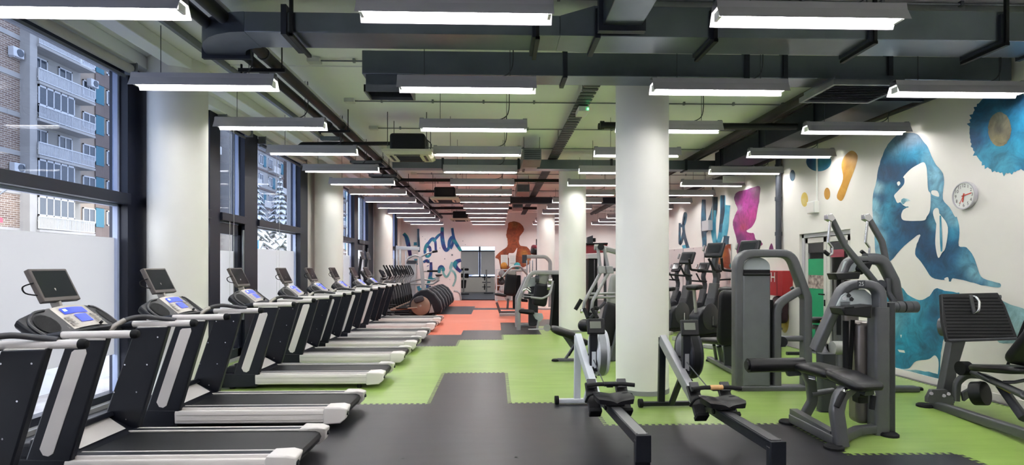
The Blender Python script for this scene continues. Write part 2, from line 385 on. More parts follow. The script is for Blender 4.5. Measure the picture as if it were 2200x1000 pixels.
# ================================================================== columns
for k, (x, y, lb) in enumerate(((1.95, 7.37, 'big round white column standing beside the two rowing machines'), (1.97, 14.22, 'round white column in the middle distance beyond the chest press'), (1.95, 21.48, 'farthest round white column of the right row'),
                                (-4.11, 7.37, 'round white column in front of the windows behind the near treadmills'), (-4.2, 14.25, 'second round white column along the window front'), (-4.2, 21.1, 'third round white column along the window front'))):
    t = thing('round_column', lb, 'column', (x, y, 0), 'round white columns'); t['kind'] = 'structure'
    new('shaft', MB().lathe([(.345, 0), (.345, CH)], 48, (x, y, 0)), 'column_paint', t)
    new('base_ring', MB().lathe([(.352, 0), (.352, .055), (.347, .06)], 48, (x, y, 0)), 'skirting', t)
# ================================================================== fluorescent lights
ROWX = (-3.17, -.31, 2.51, 5.27); ROWN = ('over the treadmills', 'over the middle aisle', 'over the rowing machines side', 'beside the right mural wall')
LEN, LIP = 1.53, 3.6
def make_light():
    t = thing('fluorescent_light', 'x', 'ceiling light', (0, 0, 0), 'hanging fluorescent lights', local=True)
    h = LEN / 2
    prof = [(-.105, 0), (-.06, .095), (-.05, .15), (.05, .15), (.06, .095), (.105, 0)]
    b = MB(); n = len(prof)
    b.add([(-h, y, z) for y, z in prof] + [(h, y, z) for y, z in prof], [(i, i + 1, n + i + 1, n + i) for i in range(n - 1)])
    o = new('reflector', b, 'light_body', t, smooth=False)
    b = MB(); pin = [(-.103, .002), (-.056, .096), (.056, .096), (.103, .002)]
    b.add([(-h, y, z) for y, z in pin] + [(h, y, z) for y, z in pin], [(i, i + 1, 4 + i + 1, 4 + i) for i in range(3)])
    new('inner_reflector', b, 'reflector_white', t, smooth=False)
    for y in (-.035, .035):
        new('tube', MB().cyl((-h + .03, y, .045), (h - .03, y, .045), .016, 8), 'tube_glow', t)
    for s in (-1, 1):
        new('lamp_holder', MB().box(s * (h - .03) - .012, s * (h - .03) + .012, -.05, .05, .02, .085), 'white_plastic', t)
        new('hanger_rod', MB().cyl((s * h * .62, 0, .12), (s * h * .62, 0, CH - LIP), .004, 5), 'cable', t)
    for q in (-h, h - .06): new('end_fitting', MB().box(q, q + .06, -.03, .03, .15, .165), 'galv', t)
    new('supply_cable', MB().tube([(h * .1, .02, .13), (h * .3, .03, .15), (h * .55, .03, .18), (h * .66, .02, .3), (h * .66, .02, CH - LIP)], .007, 6, smooth=4), 'cable', t)
    return t
proto = make_light(); index_kids(proto); first = True
for r, x in enumerate(ROWX):
    for k in range(-3, 13):
        y = 4.40 + 1.8 * k
        if r == 3 and k == 0: pass
        o = proto if first else copy_tree(proto); first = False
        o.location = (x, y, LIP); o.name = 'fluorescent_light'
        vis = k - (1 if r == 3 else 0)
        if k < 0 or vis < 0: o['label'] = 'fluorescent light %s, out of frame, %s before the first' % (ROWN[r], ['directly', 'second', 'third', 'fourth'][(0 if r == 3 else -1) - k])
        else:
            kk = 12 if k == 12 else vis
            o['label'] = 'white lit fluorescent light, %s of the row %s' % (ORD[kk], ROWN[r])
for k, (x, y) in enumerate(((-3, 30), (-.3, 30), (2.4, 30), (-3, 33.4), (-.3, 33.4), (2.4, 33.4))):  # lamps added to brighten the far room, which has no seen fixtures
    o = copy_tree(proto); o.location = (x, y, LIP); o['label'] = 'added fluorescent light beyond the doorway, %s of the %s row' % (['left', 'middle', 'right'][k % 3], ['nearer', 'farther'][k // 3]); o['group'] = 'added lights beyond the doorway'

# ================================================================== ducts
def duct(name, label, segs, flanges, m='duct'):
    """segs: list of boxes (x0,x1,y0,y1,z0,z1); flanges: list of boxes"""
    bx = segs[0]; t = thing(name, label, 'duct', ((bx[0] + bx[1]) / 2, (bx[2] + bx[3]) / 2, bx[4]))
    for s in segs: new('duct_section', MB().box(*s), m, t, bevel=.006)
    for s in flanges: new('flange', MB().box(*s), 'duct_dark', t)
    return t
zb = 3.85
A = duct('air_duct', 'long sheet metal duct crossing the ceiling nearest the camera', [(-2.35, .62, 5.30, 5.68, zb, 4.04), (.95, 6.1, 5.30, 5.72, zb, 4.14)],
         [(x, x + .05, 5.27, 5.75, zb - .03, 4.1) for x in (-2.0, .35, .95, 2.05, 3.6, 4.9, 5.5)])
new('duct_transition', MB().loft([[(.62, 5.30, zb), (.62, 5.68, zb), (.62, 5.68, 4.04), (.62, 5.30, 4.04)], [(.95, 5.30, zb), (.95, 5.72, zb), (.95, 5.72, 4.14), (.95, 5.30, 4.14)]]), 'duct', A, smooth=False)
el = []
for k in range(8):
    a = math.pi / 2 * k / 7; r0, r1 = .25, .64; cx, cy = -2.35, 5.94
    el.append([(cx - r0 * math.sin(a), cy - r0 * math.cos(a), zb), (cx - r1 * math.sin(a), cy - r1 * math.cos(a), zb), (cx - r1 * math.sin(a), cy - r1 * math.cos(a), 4.04), (cx - r0 * math.sin(a), cy - r0 * math.cos(a), 4.04)])
new('duct_elbow', MB().loft(el), 'duct', A); new('flange', MB().box(-3.05, -2.55, 5.9, 5.95, zb - .03, 4.07), 'duct_dark', A)
for x in (-1.9, .4, 2.1, 3.65, 4.95):
    new('duct_hanger', MB().box(x - .015, x + .015, 5.25, 5.28, zb - .05, CH).box(x - .02, x + .02, 5.25, 5.78, zb - .06, zb - .03), 'pipe_black', A)
B = duct('air_duct', 'second dark cross duct behind the nearest one with a side outlet', [(-1.52, 6.1, 6.42, 6.75, zb, 4.12)], [(x, x + .05, 6.39, 6.78, zb - .03, 4.15) for x in (.78, 2.9, 3.35, 4.6)])
new('outlet_neck', MB().box(-1.48, -1.0, 6.44, 6.74, zb - .12, zb), 'duct', B)
g = new('grille', MB().box(-1.5, -.96, 6.42, 6.43, zb - .2, zb - .12).box(-1.5, -.96, 6.75, 6.76, zb - .2, zb - .12).box(-1.5, -1.48, 6.42, 6.76, zb - .2, zb - .12).box(-.98, -.96, 6.42, 6.76, zb - .2, zb - .12), 'galv', B)
for k in range(9): new('louvre', MB().obox((-1.23, 6.45 + k * .035, zb - .16), (.5, .03, .004), rx=.6), 'duct_dark', g)
dif = thing('ceiling_diffuser', 'flat square air diffuser box hanging below the second duct', 'air vent', (4.3, 6.6, 3.72))
new('box', MB().box(3.9, 4.72, 6.3, 6.95, 3.78, 3.85), 'duct', dif); new('rim', MB().box(3.86, 4.76, 6.26, 6.3, 3.73, 3.79).box(3.86, 4.76, 6.95, 6.99, 3.73, 3.79).box(3.86, 3.9, 6.3, 6.95, 3.73, 3.79).box(4.72, 4.76, 6.3, 6.95, 3.73, 3.79), 'galv', dif)
for k in range(10): new('slat', MB().obox((4.31, 6.34 + k * .064, 3.75), (.82, .05, .005), rx=.5), 'duct_dark', dif)
duct('branch_duct', 'branch duct running over the camera into the nearest cross duct', [(1.0, 1.36, -1.0, 5.2, 3.89, 4.14)], [(.96, 1.4, 5.15, 5.22, 3.84, 4.18), (.96, 1.4, 3.9, 3.95, 3.86, 4.17)])
duct('air_duct', 'distant cross duct spanning the room beyond the first ceiling cassette', [(-2.3, 6.1, 12.55, 12.85, zb, 4.06)], [(x, x + .05, 12.52, 12.88, zb - .02, 4.08) for x in (-1.2, .5, .62, 2.6, 4.3)])
duct('air_duct', 'far cross duct near the middle of the hall ceiling', [(-2.3, 6.1, 19.4, 19.7, zb, 4.06)], [(x, x + .05, 19.37, 19.73, zb - .02, 4.08) for x in (-1.2, .5, 2.6, 4.3)], 'duct_dark')
duct('air_duct', 'dark duct running along the ceiling beside the right wall', [(4.95, 5.62, 6.95, 12.45, 3.86, 4.2)], [(4.92, 5.65, y, y + .05, 3.83, 4.23) for y in (7.2, 8.5, 10.3, 12.1)], 'duct_dark')
# outlet spigots on the cable tray axis
for k, (x, y, lb) in enumerate(((.72, 11.42, 'square grille outlet hanging before the distant cross duct'), (.78, 16.2, 'square grille outlet farther along the cable tray'), (.8, 20.5, 'farthest square grille outlet above the aisle'))):
    t = thing('air_outlet', lb, 'air vent', (x, y, 3.75), 'square outlets along the tray')
    new('neck', MB().loft([[(x-.16, y-.3, 3.78), (x+.2, y-.3, 3.78), (x+.2, y+.1, 3.7), (x-.16, y+.1, 3.7)], [(x-.16, y-.3, 4.0), (x+.2, y-.3, 4.0), (x+.2, y+.1, 4.0), (x-.16, y+.1, 4.0)]]), 'galv', t, smooth=False)
    new('run', MB().box(x - .16, x + .2, y + .1, y + 1.0, 3.82, 4.05), 'galv', t)
    for q in range(5): new('louvre', MB().box(x - .14, x + .18, y - .312, y - .3, 3.8 + q * .037, 3.815 + q * .037), 'duct_dark', t)
    for sx in (-.14, .18): new('hanger', MB().cyl((x + sx, y - .1, 3.98), (x + sx, y - .1, CH), .006, 5), 'cable', t)

# ================================================================== pipes, trays, conduits
for k, (dx, lb) in enumerate(((-2.78, 'left of two black pipes running the length of the ceiling'), (-2.56, 'right of two black pipes running the length of the ceiling'))):
    t = thing('ceiling_pipe', lb, 'pipe', (dx, 12, 3.95), 'twin black pipes')
    new('run', MB().cyl((dx, 1, 4.0), (dx, 26.8, 4.0), .062 if k else .055, 14), 'pipe_black', t)
    for y in (6.25, 9.4, 12.4, 15.4, 18.4, 21.4): new('clamp', MB().lathe([(.07, -.02), (.07, .02)], 14, (dx, y, 4.0), 'y'), 'duct_dark', t)
for k, y in enumerate((6.5, 9.4, 13.0, 15.9)):
    t = thing('pipe_bracket', '%s black bracket under the twin ceiling pipes' % ['nearest', 'second', 'third', 'farthest'][k], 'bracket', (-2.67, y, 3.88), 'pipe brackets'); new('cross_bar', MB().box(-2.95, -2.42, y, y + .04, 3.89, 3.93), 'pipe_black', t); new('drop_rod', MB().cyl((-2.46, y + .02, 3.9), (-2.46, y + .02, CH), .008, 6), 'pipe_black', t); new('end_stud', MB().cyl((-2.92, y + .02, 3.86), (-2.92, y + .02, 3.98), .012, 6), 'pipe_black', t)
solo('ceiling_pipe', MB().cyl((-2.65, .9, 4.19), (-2.65, 26, 4.19), .018, 8), 'white_plastic', 'thin white conduit between the twin black pipes', 'pipe')
solo('ceiling_pipe', MB().box(-3.5, -3.45, 1, 26, 4.2, CH), 'galv', 'thin grey cable duct on the ceiling over the treadmills', 'pipe')
for k, (y, x0, x1, z, r, lb) in enumerate(((8.95, 1.72, 4.9, 3.93, .05, 'black pipe crossing to the right behind the big column'), (9.12, 1.72, 4.9, 3.95, .04, 'thinner black pipe crossing beside the other behind the column'),
                                     (14.6, -2.5, 2, 3.9, .045, 'black cross pipe under the pink lit ceiling'), (21.6, -2.5, 2, 3.9, .05, 'farthest black cross pipe near the back wall'))):
    solo('ceiling_pipe', MB().cyl((x0, y, z), (x1, y, z), r, 12).cyl((x0 - .03, y, z), (x0 + .03, y, z), r * 1.35, 12), 'pipe_black', lb, 'pipe')
for k, (x, z, r, lb) in enumerate(((4.5, 4.12, .07, 'thick black pipe along the ceiling near the right wall'), (4.68, 4.14, .045, 'thin black pipe along the ceiling near the right wall'), (5.95, 3.98, .06, 'black pipe in the upper corner of the mural wall'))):
    solo('ceiling_pipe', MB().cyl((x, 6.8, z), (x, 26, z), r, 12), 'pipe_black', lb, 'pipe')
ct = thing('cable_tray', 'perforated steel cable tray with cables running to the back', 'cable tray', (1.3, 14, 4.1))
new('tray', MB().box(1.22, 1.40, 6.9, 26.5, 4.10, 4.105).box(1.22, 1.225, 6.9, 26.5, 4.1, 4.15).box(1.395, 1.4, 6.9, 26.5, 4.1, 4.15), 'galv', ct)
new('cables', MB().cyl((1.27, 6.9, 4.12), (1.27, 26.5, 4.12), .018, 6).cyl((1.33, 6.9, 4.12), (1.33, 26.5, 4.12), .015, 6), 'cable', ct)
for k in range(120): new('rung', MB().box(1.2, 1.42, 7.0 + k * .16, 7.09 + k * .16, 4.092, 4.099), 'duct_dark', ct)
for y in (7.7, 10.7, 13.7, 16.7): new('hanger', MB().cyl((1.21, y, 4.1), (1.21, y, CH), .006, 5).cyl((1.41, y, 4.1), (1.41, y, CH), .006, 5), 'cable', ct)
jb = thing('junction_box', 'small grey box with a green lamp on the cable tray', 'electrical box', (1.33, 8.55, 4.0))
new('body', MB().box(1.26, 1.42, 8.4, 8.75, 4.0, 4.08), 'white_plastic', jb, bevel=.008); new('indicator_lamp', MB().ball((1.40, 8.39, 4.03), .012), mat('led_green', (.1, 1, .3, 1), .4, emit=6), jb)
for k in range(-1, 12):
    y = 7.12 + 1.72 * k
    t = thing('ceiling_conduit', 'thin conduit with a square box on the ceiling, %s from the camera' % (ORD[k + 1]), 'conduit', (-2.3, y, CH - .06), 'ceiling conduits')
    new('pipe', MB().cyl((-2.2, y, CH - .03), (6.0, y, CH - .03), .011, 6), 'galv', t)
    new('box', MB().box(-2.36, -2.2, y - .06, y + .06, CH - .06, CH), 'white_plastic', t, bevel=.006)
    for q in range(10): new('clip', MB().box(-1.8 + q * .8, -1.77 + q * .8, y - .02, y + .02, CH - .05, CH), 'galv', t)

# ================================================================== air conditioning cassettes
for k, (x, y, lb) in enumerate(((-1.5, 9.85, 'nearest black ceiling air conditioner with a cream slotted panel'), (-1.45, 16.3, 'second black ceiling air conditioner farther down the aisle'), (-1.45, 23.3, 'farthest small black ceiling air conditioner near the back wall'))):
    t = thing('air_conditioner', lb, 'air conditioner', (x, y, 3.53), 'ceiling cassettes')
    new('case', MB().box(x - .3, x + .3, y - .3, y + .3, 3.63, 3.93), 'pipe_black', t, bevel=.05, seg=3)
    pn = new('panel', MB().loft([[(x-.36, y-.36, 3.55), (x+.36, y-.36, 3.55), (x+.36, y+.36, 3.55), (x-.36, y+.36, 3.55)], [(x-.41, y-.41, 3.59), (x+.41, y-.41, 3.59), (x+.41, y+.41, 3.59), (x-.41, y+.41, 3.59)], [(x-.41, y-.41, 3.63), (x+.41, y-.41, 3.63), (x+.41, y+.41, 3.63), (x-.41, y+.41, 3.63)]]), mat('cream_plastic', '#cfc9b4', .5), t, smooth=False)
    for q in range(9): new('louvre', MB().box(x - .2, x + .2, y - .2 + q * .05, y - .185 + q * .05, 3.54, 3.552), 'duct_dark', pn)
    for s in (-1, 1):
        new('air_slot', MB().box(x - .22, x + .22, y + s * .29 - .02, y + s * .29 + .02, 3.541, 3.552), 'pipe_black', pn)
        new('air_slot', MB().box(x + s * .29 - .02, x + s * .29 + .02, y - .22, y + .22, 3.541, 3.552), 'pipe_black', pn)
        for s2 in (-1, 1): new('hanger', MB().cyl((x + s * .33, y + s2 * .3, 3.7), (x + s * .33, y + s2 * .3, CH), .007, 5), 'cable', t)
    new('pipe', MB().tube([(x - .3, y + .2, 3.86), (x - .9, y + .2, 3.86)] if k else [(x - .3, y + .24, 3.86), (-3.45, y + .24, 3.84), (-3.52, y + .24, 3.78)], .035, 10, fil=.05), 'pipe_black', t)
    new('cable_loop', MB().tube([(x + .3, y - .2, 3.85), (x + .4, y - .2, 3.75), (x + .36, y - .2, 3.62)], .01, 6, smooth=4), 'cable', t)
solo('condensate_box', MB().box(-3.1, -2.75, 9.98, 10.25, 3.895, 3.96), 'duct', 'flat grey metal box on the pipe of the nearest cassette', 'duct box', bevel=.008)
for y, lb in ((12.2, 'flat slotted grille in the ceiling void above the treadmills'), (14.0, 'second flat slotted grille above the farther treadmills')):
    t = thing('return_grille', lb, 'air vent', (-2.9, y, 3.9)); new('frame', MB().box(-3.15, -2.45, y, y + .03, 3.9, 3.95).box(-3.15, -2.45, y + .55, y + .58, 3.9, 3.95).box(-3.15, -3.12, y, y + .58, 3.9, 3.95).box(-2.48, -2.45, y, y + .58, 3.9, 3.95), 'galv', t)
    for k in range(9): new('slat', MB().obox((-2.8, y + .06 + k * .055, 3.925), (.64, .04, .004), rx=.5), 'duct_dark', t)
    for sx in (-3.1, -2.5): new('hanger', MB().cyl((sx, y + .3, 3.93), (sx, y + .3, CH), .006, 5), 'cable', t)
# ================================================================== treadmills
mat('tm_black', '#0f121c', .4, spec=.4)
mat('tm_white', '#dcd7d4', .4, coat=.2)
mat('tm_silver', '#a7a29c', .38, metal=.4, var=.05, scale=20)
mat('tm_grey', '#3a3a3e', .4)
mat('tm_belt', '#0c0d12', .5, bump=.08, bscale=300, spec=.35)
mat('tv_frame', '#57504e', .4); mat('tv_screen', '#23262c', .12)
mat('lcd_blue', (.02, .05, .75, 1), .35, emit=.42, spec=.25)
mat('label_dark', '#2b2c30', .5); mat('chrome', '#c9c9cc', .2, metal=1)
def mirror_y(pts, s): return [(x, y * s, z) for x, y, z in pts]
def make_treadmill():
    t = thing('treadmill', 'x', 'treadmill', (0, 0, 0), 'treadmills in a row facing the windows', local=True)
    # deck
    new('deck', MB().box(-1.12, 1.04, -.36, .36, .09, .185), 'tm_black', t, bevel=.01)
    b = MB(); pr = [(-.58, .2), (1.02, .2), (1.055, .185), (1.07, .155), (1.055, .12), (1.02, .105), (-.58, .105)]
    new('running_belt', b.prism(pr, 'y', -.265, .265), 'tm_belt', t)
    for s in (-1, 1):
        sk = new('side_skirt', MB().prism([(s*.30, .185), (s*.425, .195), (s*.435, .17), (s*.43, .07), (s*.40, .055), (s*.30, .06)], 'x', -.62, .93), 'tm_white', t, bevel=.006)
        new('groove', MB().box(-.6, .92, min(s*.434, s*.437), max(s*.434, s*.437), .15, .153).box(-.6, .92, min(s*.431, s*.436), max(s*.431, s*.436), .095, .098), 'tm_silver', sk)
        new('foot_rail', MB().prism([(s*.27, .185), (s*.275, .212), (s*.36, .212), (s*.38, .185)], 'x', -.6, .95), 'tm_black', t, bevel=.004)
        new('rail_trim', MB().box(-.6, .95, min(s*.268, s*.285), max(s*.268, s*.285), .2, .216).box(-.6, .95, min(s*.36, s*.385), max(s*.36, s*.385), .19, .214), 'tm_white', t, bevel=.004)
        new('end_cap', MB().loft([[(.86, s*.27, .185), (.86, s*.44, .185), (.86, s*.445, .05), (.86, s*.3, .05)], [(.88, s*.265, .225), (.88, s*.445, .225), (.88, s*.45, .05), (.88, s*.29, .05)],
                                  [(1.03, s*.265, .232), (1.03, s*.445, .22), (1.03, s*.45, .06), (1.03, s*.33, .06)], [(1.10, s*.27, .215), (1.10, s*.43, .2), (1.08, s*.43, .1), (1.08, s*.35, .1)]]), 'tm_white', t, bevel=.012, seg=2)
        new('end_cap_hole', MB().cyl((1.07, s*.39, .15), (1.098, s*.39, .16), .025, 10), 'tm_black', t)
        new('motor_side', MB().prism([(-1.15, .02), (-1.14, .17), (-1.05, .21), (-.62, .2), (-.62, .05), (-.7, .03)], 'y', min(s*.30, s*.43), max(s*.30, s*.43)), 'tm_black', t, bevel=.008)
        new('foot', MB().cyl((.75, s*.36, 0), (.75, s*.36, .07), .03, 10).cyl((-.95, s*.36, 0), (-.95, s*.36, .05), .035, 10), 'rubber_black', t)
        # upright
        y0, y1 = s * .36, s * .425
        up = new('upright', MB().prism([(-1.05, .03), (-.93, .13), (-.60, 1.105), (-.31, 1.115), (-.57, .22), (-.60, .03)], 'y', min(y0, y1), max(y0, y1)), 'tm_black', t, bevel=.012, seg=2)
        pc = []
        for k in range(9):
            a = math.radians(0 + 180 * k / 8); pc.append((-.745 - .052 * math.cos(a) * -1, .26 - .052 * math.sin(a)))
        top = [(-.452, 1.03), (-.57, 1.02)]
        x0, z0 = -.735, .27; inl = [(-.80 + .0, .285), (-.775, .238), (-.735, .228), (-.70, .25), (-.455, 1.0), (-.462, 1.03), (-.545, 1.025), (-.565, 1.01)]
        new('inlay', MB().prism(inl, 'y', min(s*.424, s*.43), max(s*.424, s*.43)), 'tm_white', up, bevel=.004)
        for f in (0.08, .36, .64, .92):
            for u in (.12, .84):
                cx = -.60 - .33 * (1 - f) + u * .27; cz = .22 + .87 * f
                new('screw', MB().cyl((cx, s*.356, cz), (cx, s*.361, cz), .007, 8), 'chrome', up)
        # hand rail
        new('hand_rail', MB().cyl((-.66, s*.41, 1.132), (-.13, s*.41, 1.14), .03, 16), 'tm_white', t)
        new('rail_saddle', MB().box(-.585, -.32, min(s*.365, s*.43), max(s*.365, s*.43), 1.095, 1.115), 'tm_white', t, bevel=.006)
        new('rail_cap', MB().lathe([(.028, 0), (.0345, .005), (.0345, .03), (.025, .05), (.01, .055)], 16, (-.135, s*.41, 1.14), 'x'), 'rubber_black', t)
        new('rail_root', MB().cyl((-.74, s*.41, 1.115), (-.64, s*.41, 1.13), .036, 14), 'tm_black', t)
    new('grab_bar', MB().tube([(-.70, .16, 1.09), (-.66, .20, 1.14), (-.60, .27, 1.19), (-.52, .34, 1.205), (-.40, .39, 1.185), (-.27, .41, 1.165)], .021, 12, smooth=5), 'tm_grey', t)
    new('pulse_sensor', MB().tube([(-.69, .17, 1.103), (-.66, .20, 1.143), (-.615, .252, 1.185)], .0225, 12, smooth=4), 'tm_silver', t)
    # motor hood and plate
    new('motor_hood', MB().prism([(-1.13, .05), (-1.13, .20), (-1.0, .30), (-.80, .31), (-.60, .215), (-.56, .19), (-.56, .06)], 'y', -.36, .36), 'tm_black', t, bevel=.02, seg=2)
    hp = new('hood_plate', MB().add([(-.99, -.27, .312), (-.99, .27, .312), (-.81, .33, .32), (-.62, .27, .236), (-.62, -.27, .236), (-.81, -.33, .32)], [(0, 4, 5), (0, 1, 2, 5), (5, 2, 3, 4), (0, 5, 4)][1:3]), 'tm_white', t, smooth=False)
    new('hood_sticker', MB().add([(-.72, -.25, .287), (-.72, -.17, .287), (-.68, -.17, .269), (-.68, -.25, .269)], [(0, 1, 2, 3)]), 'label_dark', hp, smooth=False)
    new('cross_brace', MB().prism([(-.93, .26), (-.93, .33), (-.80, .37), (-.77, .33)], 'y', -.36, .36), 'tm_black', t, bevel=.01)
    # console
    prof = []
    for y, xt, zt, xb, zb in ((-.445, -.955, 1.245, -.735, 1.085), (-.42, -.955, 1.262, -.73, 1.095), (-.32, -.94, 1.30, -.715, 1.125), (-.2, -.925, 1.322, -.705, 1.145), (0, -.92, 1.33, -.70, 1.15), (.2, -.925, 1.322, -.705, 1.145), (.32, -.94, 1.30, -.715, 1.125), (.42, -.955, 1.262, -.73, 1.095), (.445, -.955, 1.245, -.735, 1.085)):
        th = .03 if abs(y) > .43 else .075
        prof.append([(xt, y, zt), (xb, y, zb), (xb - .01, y, zb - .03), (xb - .03 - th * .5, y, zb - th * .7), (xt - .015 - th * .2, y, zt - th)])
    co = new('console', MB().loft(prof), 'tm_black', t, bevel=.01)
    def on(u, y, lift=.004):     # point on the console face, u from top (0) to bottom (1)
        k = min(1, abs(y) / .445); xt = -.92 - .035 * k ** 2; zt = 1.33 - .085 * k ** 2; xb = -.70 - .035 * k * k; zb = 1.15 - .065 * k ** 2
        return (xt + (xb - xt) * u + lift * .63, y, zt + (zb - zt) * u + lift * .77)
    def patch(u0, u1, y0, y1, lift, n=4):
        m = MB(); vs = []; fs = []
        for q in range(n + 1):
            y = y0 + (y1 - y0) * q / n; vs += [on(u0, y, lift), on(u1, y, lift)]
        fs = [(2*q, 2*q+1, 2*q+3, 2*q+2) for q in range(n)]; return m.add(vs, fs)
    pnl = new('panel', patch(.02, .93, -.215, .215, .007, 8), 'tm_silver', co)
    new('display', patch(.12, .36, -.13, .12, .012, 6), 'lcd_blue', co); new('display', patch(.42, .74, -.06, .07, .012, 4), 'lcd_blue', co)
    new('display_text', patch(.17, .27, -.115, -.08, .015, 1), mat('lcd_text', (.4, .7, 1, 1), .3, emit=.6), co)
    for r in range(4):
        for c_ in range(3): new('button', patch(.44 + r * .1, .5 + r * .1, .10 + c_ * .032, .124 + c_ * .032, .014, 1), 'tm_grey' if (r + c_) % 5 == 0 else mat('button_grey', '#8b8884', .5), co)
        new('button', patch(.46 + r * .1, .52 + r * .1, -.17, -.12, .014, 1), MATS['button_grey'], co)
    for s in (-1, 1):
        m = MB(); c0 = .38
        pts = [on(.5 + .38 * math.sin(2*math.pi*k/16), s * (.325 + .075 * math.cos(2*math.pi*k/16)), .012) for k in range(16)]
        new('bottle_recess', m.add(pts, [tuple(range(16))]), 'rubber_black', co, smooth=False)
        new('wing_rim', MB().tube([on(.04, s*.24, .01), on(.02, s*.33, .012), on(.3, s*.42, .012), on(.9, s*.415, .01)], .011, 6, smooth=4), 'tm_grey', co)
    new('emergency_clip', MB().cyl(on(.88, .1, .0), on(.9, .1, .03), .012, 8), 'rubber_black', co)
    new('reading_ledge', MB().box(-.705, -.675, -.25, .25, 1.115, 1.15), 'tm_black', t, bevel=.008)
    # television on a stalk
    new('tv_stalk', MB().sweep([(-.94, -.03, 1.24), (-.985, -.03, 1.35), (-1.03, -.03, 1.46)], .08, .03, (0, 1, 0)), 'tm_silver', t, bevel=.004)
    dx, dz = -.44, .90      # unit vector up the screen
    def tv(y0, y1, a0, a1, n0, n1):
        m = MB(); P = Vector((-.945, 0, 1.37)); U = Vector((dx, 0, dz)).normalized(); Nn = Vector((dz, 0, -dx)).normalized()
        r = []
        for n_ in (n0, n1): r.append([P + U * a + Nn * n_ + Vector((0, y, 0)) for y, a in ((y0, a0), (y1, a0), (y1, a1), (y0, a1))])
        return m.loft(r)
    tvf = new('television', tv(-.195, .195, 0, .292, -.045, 0), 'tv_frame', t, bevel=.008)
    new('screen', tv(-.172, .172, .036, .272, -.001, .0015), 'tv_screen', tvf, smooth=False)
    new('tv_back', tv(-.13, .13, .05, .22, -.075, -.04), 'tm_black', tvf, bevel=.01)
    new('tv_cable', MB().tube([(-1.03, -.19, 1.52), (-1.08, -.235, 1.49), (-1.06, -.235, 1.44), (-1.0, -.19, 1.42)], .006, 6, smooth=4), 'rubber_black', tvf)
    return t
tm = make_treadmill(); index_kids(tm)
TY = [3.35, 4.70, 6.14, 8.02, 9.72, 11.13, 12.72, 14.46, 15.95]
TL = ['black and white treadmill cut off by the left edge of the picture', 'nearest fully visible treadmill with a tilted screen, front left', 'treadmill standing beside the nearest left column, second full one',
      'treadmill in front of the glazed entrance door, on green mat', 'fourth full treadmill, before the window with the parking sign', 'fifth full treadmill, its screen before the second left column', 'sixth full treadmill, its belt end over the black mat strip', 'second farthest treadmill of the row, over orange mat', 'farthest treadmill of the row, next to the cross trainers']
for k, y in enumerate(TY):
    o = tm if k == 0 else copy_tree(tm); o.location = (-2.6, y, 0); o['label'] = TL[k]
# ================================================================== lettering helper
def text_mb(txt, size, place):
    """place(u, v) -> point; u right, v up, in metres, centred"""
    cu = bpy.data.curves.new('t', 'FONT'); cu.body = txt; cu.size = size; cu.align_x = 'CENTER'; cu.align_y = 'CENTER'; cu.resolution_u = 3
    o = bpy.data.objects.new('t', cu); C.objects.link(o); dg = bpy.context.evaluated_depsgraph_get(); dg.update()
    me = o.evaluated_get(dg).to_mesh(); b = MB().add([place(v.co.x, v.co.y) for v in me.vertices], [tuple(p.vertices) for p in me.polygons])
    o.evaluated_get(dg).to_mesh_clear(); bpy.data.objects.remove(o); return b
# ================================================================== murals (flat paint on the walls)
def wash(name, c0, c1, c2, scale=2.2, p=(.3, .5, .68)):
    m = bpy.data.materials.new(name); m.use_nodes = True; nt = m.node_tree; N = nt.nodes; b = N['Principled BSDF']; b.inputs['Roughness'].default_value = .6
    g = N.new('ShaderNodeNewGeometry'); nz = N.new('ShaderNodeTexNoise'); nz.inputs['Scale'].default_value = scale; nz.inputs['Detail'].default_value = 7; nz.inputs['Distortion'].default_value = .6
    nt.links.new(g.outputs['Position'], nz.inputs['Vector']); cr = N.new('ShaderNodeValToRGB'); e = cr.color_ramp.elements
    dk = lambda c: tuple(v * .72 for v in srgb(c)[:3]) + (1,)
    e[0].position = p[0]; e[0].color = dk(c0); e[1].position = p[2]; e[1].color = dk(c2); q = e.new(p[1]); q.color = dk(c1)
    nt.links.new(nz.outputs['Fac'], cr.inputs[0]); nt.links.new(cr.outputs[0], b.inputs['Base Color']); MATS[name] = m
wash('wash_dark', '#12263f', '#1b5474', '#2b7f9f', 2.6); wash('wash_teal', '#1d5d7c', '#2f8aa8', '#6fb4cc', 1.9); wash('wash_light', '#7db9d2', '#9ac9dc', '#b9d6e2', 1.5)
wash('wash_pale', '#b7d3de', '#ccdde3', '#dcdfde', 1.5); wash('wash_blue', '#0c3f6e', '#1a6d96', '#3d97b3', 1.6); wash('wash_brown', '#5d5a4d', '#77705a', '#8b8160', 6)
wash('wash_orange', '#b57c26', '#c9922f', '#d9ad55', 4); wash('wash_yellow', '#d9b13f', '#e0c15d', '#e6d596', 4); wash('wash_magenta', '#6d1a63', '#a42a83', '#c63f98', 2.4); wash('wash_plum', '#2d1238', '#5a1a58', '#8a2670', 3)
wash('wash_ink', '#171b2c', '#23465e', '#2d7190', 2.6); wash('wash_cyan', '#1d7fa0', '#3a9fbd', '#6fbcd2', 2); wash('wash_letter', '#3a2170', '#1f5aa0', '#2597a0', 2.3, (.36, .5, .6)); wash('wash_letter_pale', '#6fb9bd', '#8fcaca', '#a8d6d4', 3)
wash('wash_man', '#7d3a22', '#a4502c', '#c0672c', 1.4)
def crp(pts, ox, oy, sc): return [(ox + a / sc, oy + b / sc) for a, b in pts]
